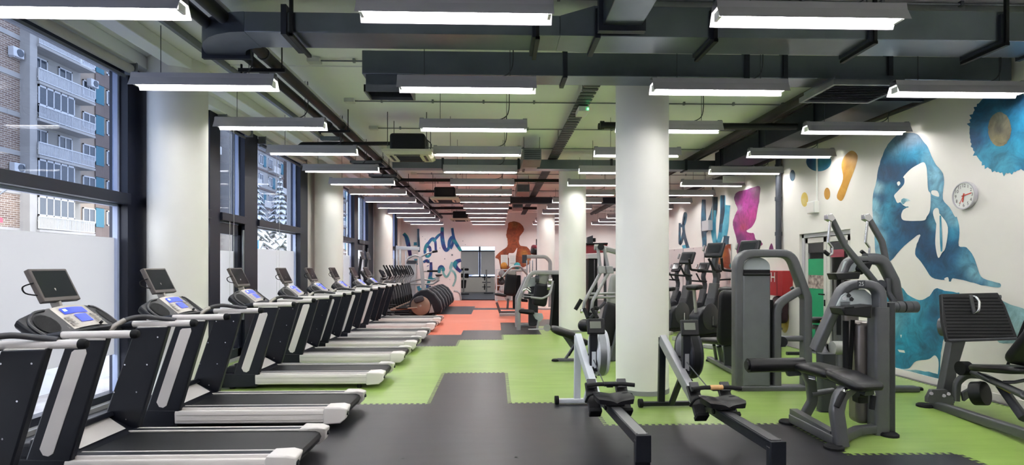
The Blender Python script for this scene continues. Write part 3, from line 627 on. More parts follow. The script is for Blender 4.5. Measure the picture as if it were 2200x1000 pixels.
def smooth_loop(pts, n=4):
    out = []; L = len(pts)
    for i in range(L):
        p0, p1, p2, p3 = [Vector(pts[(i + k - 1) % L]) for k in range(4)]
        for k in range(n):
            t = k / n; out.append(.5 * ((2*p1) + (p2-p0)*t + (2*p0-5*p1+4*p2-p3)*t*t + (3*p1-p0-3*p2+p3)*t**3))
    return out
LAY = [0]
def paint(parent, name, px, plane, m, lay=1, smooth=True, jit=0):
    pts = smooth_loop(px) if smooth else [Vector(p) for p in px]
    if jit: pts = [p + Vector((random.uniform(-jit, jit), random.uniform(-jit, jit))) for p in pts]
    LAY[0] = (LAY[0] + 1) % 7; b = MB(); b.add([plane(p.x, p.y, lay * .0022 + LAY[0] * .0002) for p in pts], [tuple(range(len(pts)))])
    me_o = new(name, b, m, parent, smooth=False)
    bm = bmesh.new(); bm.from_mesh(me_o.data); bmesh.ops.triangulate(bm, faces=bm.faces); bm.to_mesh(me_o.data); bm.free(); return me_o
def stroke(parent, name, px, plane, m, wpx, lay=1, taper=.7):
    pts = smooth_path([(x, y, 0) for x, y in px], 6); n = len(pts); L = []; R = []
    for i, p in enumerate(pts):
        t = (pts[min(i+1, n-1)] - pts[max(i-1, 0)]); t.z = 0; t.normalize(); nrm = Vector((-t.y, t.x, 0)); u = i / (n - 1)
        w_ = wpx / 2 * (1 - (1 - taper) * abs(2*u - 1) ** 3) * (1 + .12 * math.sin(7 * u + len(px)))
        L.append(p + nrm * w_); R.append(p - nrm * w_)
    LAY[0] = (LAY[0] + 1) % 7; o = lay * .0022 + LAY[0] * .0002
    vs = [plane(p.x, p.y, o) for q in zip(L, R) for p in q]
    return new(name, MB().add(vs, [(2*i, 2*i+1, 2*i+3, 2*i+2) for i in range(n - 1)]), m, parent, smooth=False)
RW = lambda x, y, o: aX(x, y, 6.15 - o)
RW2 = lambda x, y, o: aX(x, y, 6.30 - o)
BW = lambda x, y, o: aY(x, y, YB - o * 3)
BW2 = lambda x, y, o: aY(x, y, YB + .35 - o * 3)
Z1 = lambda p: crp(p, 1860, 280, 5); Z2 = lambda p: crp(p, 1860, 460, 2.777)
def wc_mat():
    m = bpy.data.materials.new('watercolour'); m.use_nodes = True; nt = m.node_tree; N = nt.nodes; b = N['Principled BSDF']; b.inputs['Roughness'].default_value = .6
    at = N.new('ShaderNodeAttribute'); at.attribute_name = 'pigment'; g = N.new('ShaderNodeNewGeometry')
    nz = N.new('ShaderNodeTexNoise'); nz.inputs['Scale'].default_value = 4.5; nz.inputs['Detail'].default_value = 8; nz.inputs['Roughness'].default_value = .65; nz.inputs['Distortion'].default_value = 1.2; nt.links.new(g.outputs['Position'], nz.inputs['Vector'])
    mr = N.new('ShaderNodeMapRange'); mr.inputs[1].default_value = .3; mr.inputs[2].default_value = .7; mr.inputs[3].default_value = .55; mr.inputs[4].default_value = 1.45; nt.links.new(nz.outputs['Fac'], mr.inputs[0])
    mx = N.new('ShaderNodeMix'); mx.data_type = 'RGBA'; mx.blend_type = 'MULTIPLY'; mx.inputs[0].default_value = 1; nt.links.new(at.outputs['Color'], mx.inputs[6]); nt.links.new(mr.outputs[0], mx.inputs[7]); nt.links.new(mx.outputs[2], b.inputs['Base Color']); MATS['watercolour'] = m
wc_mat()
def soft(parent, name, px, plane, base, blobs, lay=1, smooth=True, jit=.5, step=5.0, edge=.0):
    """paint film whose pigment runs softly between blobs (x, y, radius, colour) given in the same frame as the outline"""
    pts = smooth_loop(px) if smooth else [Vector(p) for p in px]
    pts = [Vector((p[0] + random.uniform(-jit, jit), p[1] + random.uniform(-jit, jit))) for p in pts]; n = len(pts)
    x0, x1 = min(p.x for p in pts), max(p.x for p in pts); y0, y1 = min(p.y for p in pts), max(p.y for p in pts); inner = []
    y = y0 + step / 2
    while y < y1:
        x = x0 + step / 2
        while x < x1: inner.append(Vector((x + random.uniform(-1, 1), y + random.uniform(-1, 1)))); x += step
        y += step
    vs, _, fs, *_r = delaunay_2d_cdt(pts + inner, [(i, (i + 1) % n) for i in range(n)], [], 1, 1e-4)
    LAY[0] = (LAY[0] + 1) % 7; off = lay * .0022 + LAY[0] * .0002
    o = new(name, MB().add([plane(v.x, v.y, off) for v in vs], [tuple(f) for f in fs]), 'watercolour', parent, smooth=False)
    at = o.data.color_attributes.new('pigment', 'FLOAT_COLOR', 'POINT'); bc = [v * .72 for v in srgb(base)[:3]]; bl = [(a, b, r, [v * .72 for v in srgb(c)[:3]]) for a, b, r, c in blobs]
    for k, v in enumerate(vs):
        wt = .25; acc = [c * .25 for c in bc]
        for a, b, r, c in bl:
            q = math.exp(-2.2 * ((v.x - a) ** 2 + (v.y - b) ** 2) / (r * r)); wt += q
            for z in range(3): acc[z] += c[z] * q
        at.data[k].color = (acc[0] / wt, acc[1] / wt, acc[2] / wt, 1)
    return o
B1 = lambda l: [(1860 + a / 5, 280 + b / 5, r / 5, c) for a, b, r, c in l]
B2 = lambda l: [(1860 + a / 2.777, 460 + b / 2.777, r / 2.777, c) for a, b, r, c in l]
hair = Z1([(480,30),(560,45),(620,120),(680,210),(740,350),(820,450),(840,540),(830,740),(900,830),(960,930)]) + Z2([(545,20),(560,90),(555,190),(600,200),(640,250),(670,330),(700,385),(800,415),(790,440),(690,425),(600,400),(520,385),(505,405),(470,395),(395,380),(340,300),(295,240),(305,180),(322,122),(230,190),(150,280),(100,290),(60,240),(50,100)]) + Z1([(70,850),(80,680),(110,560),(140,400),(180,270),(240,150),(360,40)])
soft(wall_right, 'mural_hair', hair, RW, '#1a5f86', B1([(470,60,170,'#8494a3'),(300,200,120,'#6f9ab0'),(240,300,90,'#1f6d92'),(400,280,110,'#2a84a6'),(560,230,110,'#2a8cae'),(300,450,150,'#112c4c'),(450,420,110,'#164468'),(200,480,90,'#1b4f77'),(680,300,110,'#6db3d0'),(740,480,120,'#8cc4db'),(770,650,110,'#86c2db'),(730,790,90,'#7fbfd9'),(880,880,110,'#7fbfd9'),
    (130,620,70,'#a3cfde'),(90,800,80,'#8fc5d8'),(100,950,90,'#a9d3e0'),(250,640,90,'#2d87a8'),(180,740,70,'#164a70'),(250,820,100,'#3597b8'),(200,930,90,'#3b9abb'),(330,870,70,'#174f76'),(400,960,80,'#13345a')]) +
    B2([(60,150,70,'#8cc6dc'),(80,250,50,'#a5d2e0'),(150,60,60,'#2a83a8'),(190,130,60,'#1b5f88'),(260,90,70,'#122f52'),(350,80,60,'#11284a'),(330,170,60,'#13365c'),(330,260,50,'#1a5c86'),(390,240,60,'#132c50'),(400,60,40,'#5aa9c6'),(440,320,70,'#145078'),(520,110,50,'#2c8db2'),(530,40,50,'#7fc0d8'),(540,250,60,'#12507a'),(600,270,70,'#63aecb'),(660,350,60,'#86c0d4'),(770,425,60,'#8cc3d3')]), 1)
paint(wall_right, 'mural_face', Z1([(540,975),(470,975),(400,965),(380,920),(400,860),(440,830),(400,805),(372,775),(340,782),(318,740),(306,700),(350,650),(410,580),(414,520),(405,500),(480,420),(560,370),(622,345),(650,390),(660,480),(670,640),(697,690),(690,860),(655,930),(630,968)]), RW, 'plaster', 3)
for sl in (Z2([(428,0),(450,10),(490,80),(476,200),(455,232),(432,262),(415,180),(420,80)]), Z1([(710,650),(770,655),(785,715),(710,690)]), Z1([(722,890),(750,838),(786,860),(790,1020),(760,1010)]), Z1([(335,565),(360,550),(372,575),(350,598)]), Z2([(470,385),(490,378),(495,402),(472,394)])):
    paint(wall_right, 'mural_gap', sl, RW, 'plaster', 3)
stroke(wall_right, 'mural_drip', Z2([(445, 10), (448, 110), (452, 225)]), RW, 'wash_teal', 5, 4)
soft(wall_right, 'mural_lips', Z1([(395, 735), (445, 738), (480, 760), (440, 765), (420, 780), (400, 800), (378, 770)]), RW, '#9fc8d4', B1([(400, 760, 40, '#4f9ab4'), (470, 760, 30, '#c5d6da')]), 4)
stroke(wall_right, 'mural_lip_line', Z1([(400, 835), (430, 828), (460, 826)]), RW, 'wash_teal', 2.4, 4)
soft(wall_right, 'mural_body', Z2([(415,445),(470,458),(540,470),(560,480),(560,600),(470,740),(455,800),(447,850),(442,980),(430,980),(434,885),(412,845),(372,870),(300,880),(260,920),(210,925),(160,905),(130,850),(100,600),(130,420),(215,440),(250,480),(320,515),(380,490)]), RW, '#1a86a8',
    B2([(410,480,60,'#17638a'),(410,600,70,'#124468'),(400,720,60,'#15587e'),(380,830,60,'#14607f'),(340,560,40,'#2d88a6'),(240,560,90,'#4fa6c0'),(160,650,80,'#6bb5c9'),(280,680,70,'#2a93b0'),(220,780,70,'#1590b2'),(300,780,60,'#107ea0'),(350,790,24,'#0e4a6a'),(180,870,70,'#1583a5'),(250,890,60,'#137a9c'),(440,900,40,'#0f6f92')]), 1)
for sp_ in ([(190,810),(230,815),(235,830),(200,825)], [(205,722),(216,722),(211,742)]): paint(wall_right, 'mural_gap', Z2(sp_), RW, 'plaster', 3, smooth=False)
soft(wall_right, 'mural_splash', Z2([(230,930),(330,935),(420,955),(470,985),(400,985),(320,960)]), RW, '#4fa3bb', B2([(430,970,50,'#14728f'),(260,935,50,'#9fcbd6')]), 1, jit=1.4, step=3)
soft(wall_right, 'mural_splash', Z2([(150,895),(220,925),(290,945),(340,975),(250,955),(170,925)]), RW, '#b4d2d9', [], 1, jit=1.2, step=3)
soft(wall_right, 'mural_wash', [(2140,650),(2170,655),(2205,668),(2225,700),(2220,740),(2175,738),(2140,730)], RW, '#8fb9c0', [(2150, 660, 20, '#7fb0bc'), (2190, 720, 25, '#a5c5c9')], 1)
Z5 = lambda p: crp(p, 2030, 200, 3.847)
fl = []
for k in range(120):
    a = 2 * math.pi * k / 120; rx, ry = 300, 345; sp_ = (k % 2) * random.uniform(0, .09) if .9 < a < 4.0 else (k % 2) * .01
    fl.append((505 + rx * math.cos(a) * (1 + sp_), 315 + ry * math.sin(a) * (1 + sp_)))
B5 = lambda l: [(2030 + a / 3.847, 200 + b / 3.847, r / 3.847, c) for a, b, r, c in l]
soft(wall_right, 'mural_flower', Z5(fl), RW, '#1573a0', B5([(240,380,100,'#0f5288'),(300,120,130,'#0d4a72'),(600,40,160,'#0f4468'),(330,540,110,'#3a9fc2'),(480,590,130,'#4aa8c4'),(600,450,120,'#2a93b5'),(420,480,90,'#2f97b8'),(640,250,120,'#1b7fa6'),(300,320,60,'#1c79a8'),(450,170,80,'#1a7395')]), 1, smooth=False)
soft(wall_right, 'mural_flower_eye', Z5([(452 + 95 * math.cos(a * .3), 300 + 142 * math.sin(a * .3)) for a in range(21)]), RW, '#7d7763', B5([(450,300,40,'#5c5f58'),(450,200,60,'#6f7468'),(440,400,60,'#938a66')]), 2, jit=.8, step=3)
Z7 = lambda p: crp(p, 1680, 150, 2)
ell = lambda cx, cy, rx, ry: [(cx + rx * math.cos(k * .5236), cy + ry * math.sin(k * .5236)) for k in range(12)]
paint(wall_right, 'mural_blot', Z7([(300,348),(325,370),(315,420),(288,490),(264,555),(247,562),(236,540),(262,470),(255,410),(270,370)]), RW, 'wash_orange', 1)
for c_, m in (((97,558,15,31), 'wash_yellow'), ((194,533,13,26), 'wash_orange'), ((158,395,54,42), 'wash_blue'), ((45,455,12,24), 'wash_ink')): paint(wall_right, 'mural_blot', Z7(ell(*c_)), RW, m, 1)
paint(wall_right, 'mural_blot', ell(1686, 690, 9, 26), RW, 'wash_yellow', 1)
Z3 = lambda p: crp(p, 1440, 380, 4.165)
B3 = lambda l: [(1440 + a / 4.165, 380 + b / 4.165, r / 4.165, c) for a, b, r, c in l]
soft(wall_right, 'mural_head', Z3([(600,140),(690,112),(798,88),(797,200),(782,300),(760,400),(730,450),(700,468),(682,490),(720,505),(748,508),(765,560),(828,600),(792,632),(760,655),(690,690),(600,690),(595,580),(570,480),(560,420),(576,350),(602,290),(582,240),(573,180)]), RW, '#a42b83',
    B3([(700,130,90,'#6d1d63'),(600,180,50,'#4d1850'),(780,150,50,'#7a1f5e'),(690,260,90,'#b03a97'),(620,280,30,'#c78fc2'),(740,330,70,'#c2308a'),(660,400,60,'#a82a72'),(650,450,40,'#c0405a'),(600,430,40,'#7d1f70'),(620,560,60,'#541a58'),(640,650,70,'#3a1242'),(715,600,40,'#c02d8e'),(700,520,30,'#a8257c'),(770,600,50,'#42143f'),(585,380,30,'#c24f9c')]), 1, step=2.5)
paint(wall_right, 'mural_blot', Z3([(883,657),(905,595),(924,657)]), RW, 'wash_plum', 1)
# brush letters on the set back wall
for pts, wd, m in (([(300,205),(298,340),(300,480),(306,600),(304,730)], 7.5, 'wash_ink'), ([(290,500),(345,440),(382,350),(398,260),(402,180)], 10, 'wash_ink'), ([(390,300),(385,420),(392,540),(412,610),(442,560),(458,470),(470,330),(470,170)], 8, 'wash_cyan'), ([(470,165),(468,330),(455,500)], 7, 'wash_ink'),
                   ([(515,255),(500,400),(480,540)], 9, 'wash_cyan'), ([(505,530),(495,600),(485,665)], 10, 'wash_ink'), ([(90,440),(120,430),(140,350),(130,330),(118,420),(125,520),(150,610),(180,690)], 4.5, 'wash_ink'), ([(85,415),(85,600),(110,540),(120,470)], 4, 'wash_ink'), ([(130,610),(165,720),(185,860),(190,930)], 12, 'wash_cyan'), ([(440,690),(470,640),(490,660),(470,700)], 8, 'wash_cyan'), ([(425,960),(470,890),(520,830)], 8, 'wash_cyan')):
    stroke(wall_right, 'brush_letter', Z3(pts), RW2, m, wd * 1.35, 2, .9)
# big lettering on the back wall
Z4 = lambda p: crp(p, 850, 470, 5.88)
for pts, wd, m, pl in (([(100,190),(135,235),(160,330),(185,470)], 7, 'wash_letter', BW2), ([(248,300),(250,340)], 6, 'wash_cyan', BW2), ([(255,510),(255,570),(265,590)], 6, 'wash_cyan', BW2),
                       ([(286,130),(288,250),(296,420)], 4, 'wash_ink', BW), ([(425,300),(385,345),(370,420),(395,480),(435,455),(432,370),(395,350)], 5, 'wash_letter', BW), ([(395,350),(430,290),(470,255),(500,290),(508,400)], 5, 'wash_letter', BW), ([(470,285),(500,262),(540,215),(580,190)], 4.5, 'wash_letter', BW),
                       ([(590,110),(588,230),(608,350),(640,402),(672,370)], 6.5, 'wash_letter', BW), ([(672,375),(680,290),(712,238),(735,262),(712,340),(690,380)], 5.5, 'wash_letter', BW), ([(714,120),(738,260),(785,350),(826,410)], 5.5, 'wash_letter', BW),
                       ([(350,552),(385,533),(410,540),(412,562)], 5, 'wash_letter', BW), ([(404,595),(408,603)], 3.5, 'wash_letter', BW), ([(446,552),(446,680),(430,760),(405,840),(396,880)], 5.5, 'wash_letter', BW), ([(440,735),(470,770),(510,760)], 4, 'wash_letter', BW),
                       ([(548,690),(555,630),(580,612),(605,640),(595,668)], 6, 'wash_letter', BW), ([(598,665),(615,715),(648,736),(688,672),(715,590),(712,550)], 3.6, 'wash_letter_pale', BW), ([(712,550),(690,630),(745,690),(757,770),(722,858)], 3.6, 'wash_letter_pale', BW),
                       ([(826,525),(772,545),(750,585),(780,635),(826,672)], 7, 'wash_letter', BW), ([(285,855),(300,895),(345,905)], 6, 'wash_cyan', BW), ([(400,885),(425,870),(440,850)], 3, 'wash_ink', BW)):
    stroke(wall_back, 'brush_letter', Z4(pts), pl, m, wd * 1.2, 2, .95)
for cx, cy, r in ((850,285,5),(880,330,4),(560,372,5),(620,510,6),(712,460,9),(340,228,4),(372,262,4),(745,775,5),(685,770,4),(428,520,5)): paint(wall_back, 'paint_dot', Z4(ell(cx, cy, r, r)), BW, 'wash_ink', 2)
Z6 = lambda p: crp(p, 960, 470, 5)
soft(wall_back, 'mural_man', Z6([(665,45),(730,30),(800,60),(830,115),(808,160),(782,200),(782,285),(860,305),(905,380),(890,480),(830,520),(740,560),(650,620),(570,640),(575,560),(560,450),(520,415),(580,350),(640,310),(655,270),(650,220),(638,190),(645,130),(655,90)]), BW, '#a3502d',
    [(1105, 482, 10, '#8f6a3a'), (1100, 500, 10, '#94492a'), (1092, 545, 12, '#8c4028'), (1126, 545, 8, '#d08a3a'), (1130, 560, 8, '#dba06a'), (1115, 570, 10, '#9a4526'), (1080, 580, 8, '#8a3c26')], 1, step=2)
paint(wall_back, 'mural_man', Z6([(535,640),(560,620),(570,760),(520,760)]), BW, 'wash_man', 1)
paint(wall_back, 'mural_gap', Z6([(665,375),(720,368),(756,314),(742,400),(735,430),(668,430)]), BW, 'back_plaster', 2)
for k, (x0, x1, y0, y1) in enumerate(((1076, 1091, 548, 571), (1093.5, 1108, 548, 573.5))):
    p, q = aY(x0, y1, YB - .03), aY(x1, y0, YB - .03)
    t = thing('notice_sheet', 'white printed notice on the back wall, %s of two' % ('left' if k == 0 else 'right'), 'notice', (p.x, YB - .03, p.z), 'notices')
    new('sheet', MB().box(p.x, q.x, YB - .034, YB - .028, p.z, q.z), 'white_plastic', t)
    for r in range(9): new('print_line', MB().box(p.x + .05, q.x - .05, YB - .037, YB - .034, q.z - .07 - r * .045, q.z - .055 - r * .045), 'label_dark' if r == 8 else mat('print_grey', '#b5b5b5', .7), t)

# ================================================================== right wall fittings
ck = thing('wall_clock', 'round white wall clock with red hands on the mural wall', 'clock', (6.13, 7.11, 2.40)); cc = (6.15, 7.11, 2.575)
new('rim', MB().lathe([(.178, -.002), (.182, -.03), (.178, -.05), (.165, -.05), (.163, -.035), (.0, -.034)], 40, cc, 'x'), 'light_body', ck)
new('dial', MB().lathe([(.165, -.036), (.0, -.0365)], 40, cc, 'x'), 'white_plastic', ck)
for h in range(1, 13):
    a = math.radians(90 - 30 * h); yy, zz = 7.11 - .128 * math.cos(a), 2.575 + .128 * math.sin(a)
    new('numeral', text_mb(str(h), .062, lambda u, v, yy=yy, zz=zz: (6.15 - .039, yy - u, zz + v)), 'label_dark', ck, smooth=False)
for nm, ang, L_, w_ in (('hour_hand', -40, .085, .016), ('minute_hand', 70, .12, .012), ('second_hand', -62, .11, .006)):
    a = math.radians(ang - 60); d = Vector((0, -math.cos(a), math.sin(a))); o_ = Vector((6.108, 7.11, 2.575)); new(nm, MB().beam(o_ - d * .03, o_ + d * L_, w_, .003, (1, 0, 0)), mat('clock_red', '#c8402e', .5), ck)
eb = thing('electrical_box', 'small white switch box on the wall above the glazed door', 'electrical box', (6.1, 10.55, 2.68))
new('body', MB().box(6.05, 6.15, 10.42, 10.68, 2.67, 2.9), 'white_plastic', eb, bevel=.01); new('conduit', MB().cyl((6.12, 10.45, 2.9), (6.12, 10.45, 4.2), .016, 8), 'white_plastic', eb); new('lid', MB().box(6.042, 6.05, 10.44, 10.66, 2.69, 2.88), 'tm_white', eb, bevel=.004)
dp = thing('drain_pipe', 'dark vertical drain pipe on the right wall past the door', 'pipe', (6.07, 11.8, 1.84)); new('pipe', MB().tube([(6.14, 11.8, 1.9), (6.07, 11.8, 1.9), (6.07, 11.8, 2.0), (6.07, 11.8, CH)], .06, 14, fil=.05), mat('pipe_grey', '#383c46', .5), dp)
for z in (2.35, 3.1, 3.8): new('collar', MB().lathe([(.072, -.04), (.072, .04)], 16, (6.07, 11.8, z)), 'pipe_grey', dp)
hy = thing('hydrant_cabinet', 'red wall cabinet with a white letter H', 'hydrant cabinet', (6.05, 11.7, 1.03))
new('cabinet', MB().box(5.93, 6.15, 11.36, 12.06, 1.03, 1.56), mat('hydrant_red', '#9b1c22', .45), hy, bevel=.01); new('door_gap', MB().box(5.926, 5.93, 11.58, 11.59, 1.05, 1.54), 'label_dark', hy)
new('letter', text_mb('H', .3, lambda u, v: (5.922, 11.745 - u, 1.41 + v)), 'white_plastic', hy, smooth=False)
solo('hose_bag', MB().pad([(6.03, 11.66, .45), (6.03, 11.66, 1.02)], .2, .42, (0, 1, 0)), mat('bag_dark', '#2c141b', .8), 'dark narrow bag hanging under the red cabinet', 'bag')
ex = thing('exit_light', 'small pale emergency light box under the right ceiling', 'emergency light', (5.6, 12.95, 3.62)); new('case', MB().box(5.35, 5.85, 12.9, 13.0, 3.62, 3.78), 'white_plastic', ex, bevel=.01); new('lens', MB().box(5.38, 5.82, 12.89, 12.9, 3.64, 3.76), 'tm_white', ex); new('hanger', MB().cyl((5.6, 12.95, 3.78), (5.6, 12.95, CH), .008, 6), 'cable', ex)
sk_ = thing('wall_socket', 'small grey box mounted among the brush letters', 'electrical box', (6.2, 16.3, 2.75)); new('body', MB().box(6.16, 6.3, 16.0, 16.5, 2.7, 3.0), 'light_body', sk_, bevel=.008); new('conduit', MB().cyl((6.26, 15.9, 3.0), (6.26, 15.9, 4.2), .02, 8), 'galv', sk_)
# mirrors on the set back wall
for k in range(6):
    a = 14.7 + k * 1.9; t = thing('wall_mirror', '%s mirror panel on the right wall behind the bikes' % ORD[k], 'mirror', (6.28, a + .9, .25), 'wall mirrors')
    new('glass', MB().box(6.275, 6.29, a, a + 1.86, .25, 2.25), 'mirror', t, smooth=False); new('backing', MB().box(6.29, 6.3, a, a + 1.86, .25, 2.25), 'label_dark', t)
    for z in (.3, 2.2): new('clip', MB().box(6.27, 6.3, a + .9, a + .96, z, z + .04), 'chrome', t)

# glazed double door
d1 = struct('door_1', MB().box(6.2, 6.3, 9.5, 9.58, 0, 2.3).box(6.2, 6.3, 11.04, 11.12, 0, 2.3).box(6.2, 6.3, 9.5, 11.12, 2.22, 2.3), 'light_body', 'pale aluminium double glass door with a green poster', 'door', bevel=.005)
def leaf(a, b, name):
    o = new('door_leaf', MB().box(6.22, 6.27, a, a + .09, .02, 2.21).box(6.22, 6.27, b - .09, b, .02, 2.21).box(6.22, 6.27, a, b, 2.11, 2.21).box(6.22, 6.27, a, b, .02, .2), mat('alu_white', '#c9c7c3', .4, metal=.2), d1, bevel=.004)
    new('pane', MB().box(6.24, 6.246, a + .09, b - .09, .2, 2.11), 'glass_clear', o, smooth=False); return o
l1 = leaf(10.32, 11.03, ''); l2 = leaf(9.59, 10.30, '')
new('poster', MB().box(6.232, 6.236, 10.41, 10.94, .25, 1.8), mat('poster_green', '#1f8a5e', .5, var=.08, scale=3), l1, smooth=False)
new('poster_photo', MB().box(6.228, 6.232, 10.41, 10.94, 1.22, 1.48), mat('poster_photo', '#5b4d4c', .5, col2='#b9a8a0', scale=14), l1, smooth=False)
new('pull_handle', MB().tube([(6.21, 10.36, 1.12), (6.17, 10.36, 1.12), (6.17, 10.48, 1.12)], .012, 8), 'rubber_black', l1); new('lock', MB().box(6.205, 6.22, 10.345, 10.375, .9, 1.02), 'rubber_black', l1)
new('notice', MB().box(6.232, 6.236, 9.8, 10.2, 1.82, 2.08), mat('notice_red', '#8c3a48', .5), l2, smooth=False); new('dark_strip', MB().box(6.229, 6.232, 9.68, 10.21, 1.96, 2.1), 'label_dark', l2, smooth=False); new('dark_strip', MB().box(6.229, 6.232, 10.41, 10.94, 1.92, 2.1), 'label_dark', l1, smooth=False)
new('sticker', MB().box(6.232, 6.236, 10.02, 10.2, .85, 1.0), 'white_plastic', l2, smooth=False)
wc = struct('wall_corridor', MB().box(7.6, 7.8, 8.8, 11.9, -.1, 2.9).box(6.6, 7.8, 8.6, 8.8, -.1, 2.9).box(6.6, 7.8, 11.9, 12.1, -.1, 2.9).box(6.6, 7.8, 8.6, 12.1, 2.8, 3.0).box(6.3, 7.8, 8.6, 12.1, -.2, -.02), 'plaster', 'pale corridor walls behind the glass door', 'wall')
# ================================================================== outside: street, snow, houses
def brick_mat():
    m = bpy.data.materials.new('brick_facade'); m.use_nodes = True; nt = m.node_tree; N = nt.nodes; b = N['Principled BSDF']; b.inputs['Roughness'].default_value = .9
    g = N.new('ShaderNodeNewGeometry'); sp = N.new('ShaderNodeSeparateXYZ'); cb = N.new('ShaderNodeCombineXYZ'); nt.links.new(g.outputs['Position'], sp.inputs[0]); nt.links.new(sp.outputs['Y'], cb.inputs['X']); nt.links.new(sp.outputs['Z'], cb.inputs['Y'])
    br = N.new('ShaderNodeTexBrick'); br.inputs['Scale'].default_value = 1.0; br.inputs['Brick Width'].default_value = .5; br.inputs['Row Height'].default_value = .15; br.inputs['Mortar Size'].default_value = .02
    br.inputs['Color1'].default_value = srgb('#8c7767'); br.inputs['Color2'].default_value = srgb('#6f5a50'); br.inputs['Mortar'].default_value = srgb('#b5aca2')
    nt.links.new(cb.outputs[0], br.inputs['Vector']); nt.links.new(br.outputs['Color'], b.inputs['Base Color']); MATS['brick_facade'] = m
brick_mat()
mat('concrete_facade', '#a3a09c', .9, var=.1, scale=.6); mat('render_grey', '#98958f', .9, var=.06, scale=.5); mat('panel_brown', '#6f625c', .85, var=.1, scale=.8); mat('panel_tan', '#9a8b7c', .85, var=.08, scale=.8); mat('shutter_teal', '#2d6a7c', .6); mat('house_glass', '#39434e', .12, spec=.6); mat('sash_white', '#c3c5c8', .5); mat('snow', '#eef0f4', .85, bump=.2, bscale=6); mat('balcony_panel', '#c3c0ba', .8, var=.06, scale=2)
mat('paving', '#7d7673', .9, col2='#c9c8ca', scale=.9, bump=.2, bscale=9)
struct('ground_street', MB().box(-120, -5.0, -30, 140, -.35, -.12), 'paving', 'slushy snow covered pavement outside the windows', 'ground')
rng = random.Random(3)
def snow_bank(name, label, y0, y1, x0, x1, h):
    b = MB(); nx, ny = 10, 36; vs = []
    for i in range(nx + 1):
        for j in range(ny + 1):
            u, v = i / nx, j / ny; e = math.sin(math.pi * u) * min(1, 5 * min(v, 1 - v)) ** .5
            vs.append((x0 + (x1 - x0) * u, y0 + (y1 - y0) * v, -.14 + h * e * (.65 + .5 * rng.random())))
    b.add(vs, [(i*(ny+1)+j, i*(ny+1)+j+1, (i+1)*(ny+1)+j+1, (i+1)*(ny+1)+j) for i in range(nx) for j in range(ny)])
    o = solo(name, b, 'snow', label, 'snow'); return o
snow_bank('snow_bank', 'bank of shovelled snow outside the nearest window', 4.6, 10, -7.6, -6.2, .75); snow_bank('snow_bank', 'long heap of snow by the street farther out', 11, 24, -8.5, -6.6, .8); snow_bank('snow_bank', 'snow heap far along the street', 26, 48, -12, -9, .9)
def house(label, x, y0, y1, top, m, floors, name='apartment_building'):
    t = thing(name, label, 'building', (x - 6, (y0 + y1) / 2, -.15)); new('wall', MB().box(x - 12, x, y0, y1, -.2, top), m, t, smooth=False); return t
def hwin(t, x, y0, y1, z0, z1, shutter=None, n=2):
    f = new('window', MB().box(x, x + .08, y0, y1, z0, z0 + .1).box(x, x + .08, y0, y1, z1 - .1, z1).box(x, x + .08, y0, y0 + .1, z0, z1).box(x, x + .08, y1 - .1, y1, z0, z1), 'sash_white', t, smooth=False)
    for k in range(n):
        a = y0 + .1 + (y1 - y0 - .2) * k / n; b = y0 + .1 + (y1 - y0 - .2) * (k + 1) / n
        new('pane', MB().box(x + .01, x + .03, a + .03, b - .03, z0 + .1, z1 - .1), 'house_glass', f, smooth=False)
        if k: new('mullion', MB().box(x + .01, x + .07, a - .04, a + .04, z0, z1), 'sash_white', f, smooth=False)
    if shutter: new('shutter', MB().box(x + .02, x + .1, y1, y1 + shutter, z0 - .2, z1 + .1), 'shutter_teal', t, smooth=False)
BX = -34
t = house('brick gable building with grey concrete bands outside the nearest window', BX, 20, 41.0, 27, 'brick_facade', 8)
for z in (4.2, 6.95, 9.7, 12.45, 15.2, 17.95, 20.7): new('concrete_band', MB().box(BX, BX + .06, 20, 41.0, z - .15, z + .2), 'concrete_facade', t, smooth=False)
def ac(y, z, x, lb):
    a = thing('outdoor_air_conditioner', lb, 'air conditioner', (x + .2, y, z), 'outdoor units'); new('case', MB().box(x, x + .4, y - .45, y + .45, z, z + .65), 'sash_white', a, bevel=.03); new('fan_grille', MB().lathe([(.27, .4), (.27, .43), (.0, .435)], 18, (x, y + .1, z + .33), 'x'), 'house_glass', a)
    new('bracket', MB().box(x - .02, x + .35, y - .35, y - .3, z - .08, z), 'sash_white', a)
ac(40.4, 16.4, BX + .05, 'white outdoor air conditioner high on the brick wall'); ac(40.5, 8.3, BX + .05, 'lower white outdoor air conditioner on the brick wall')
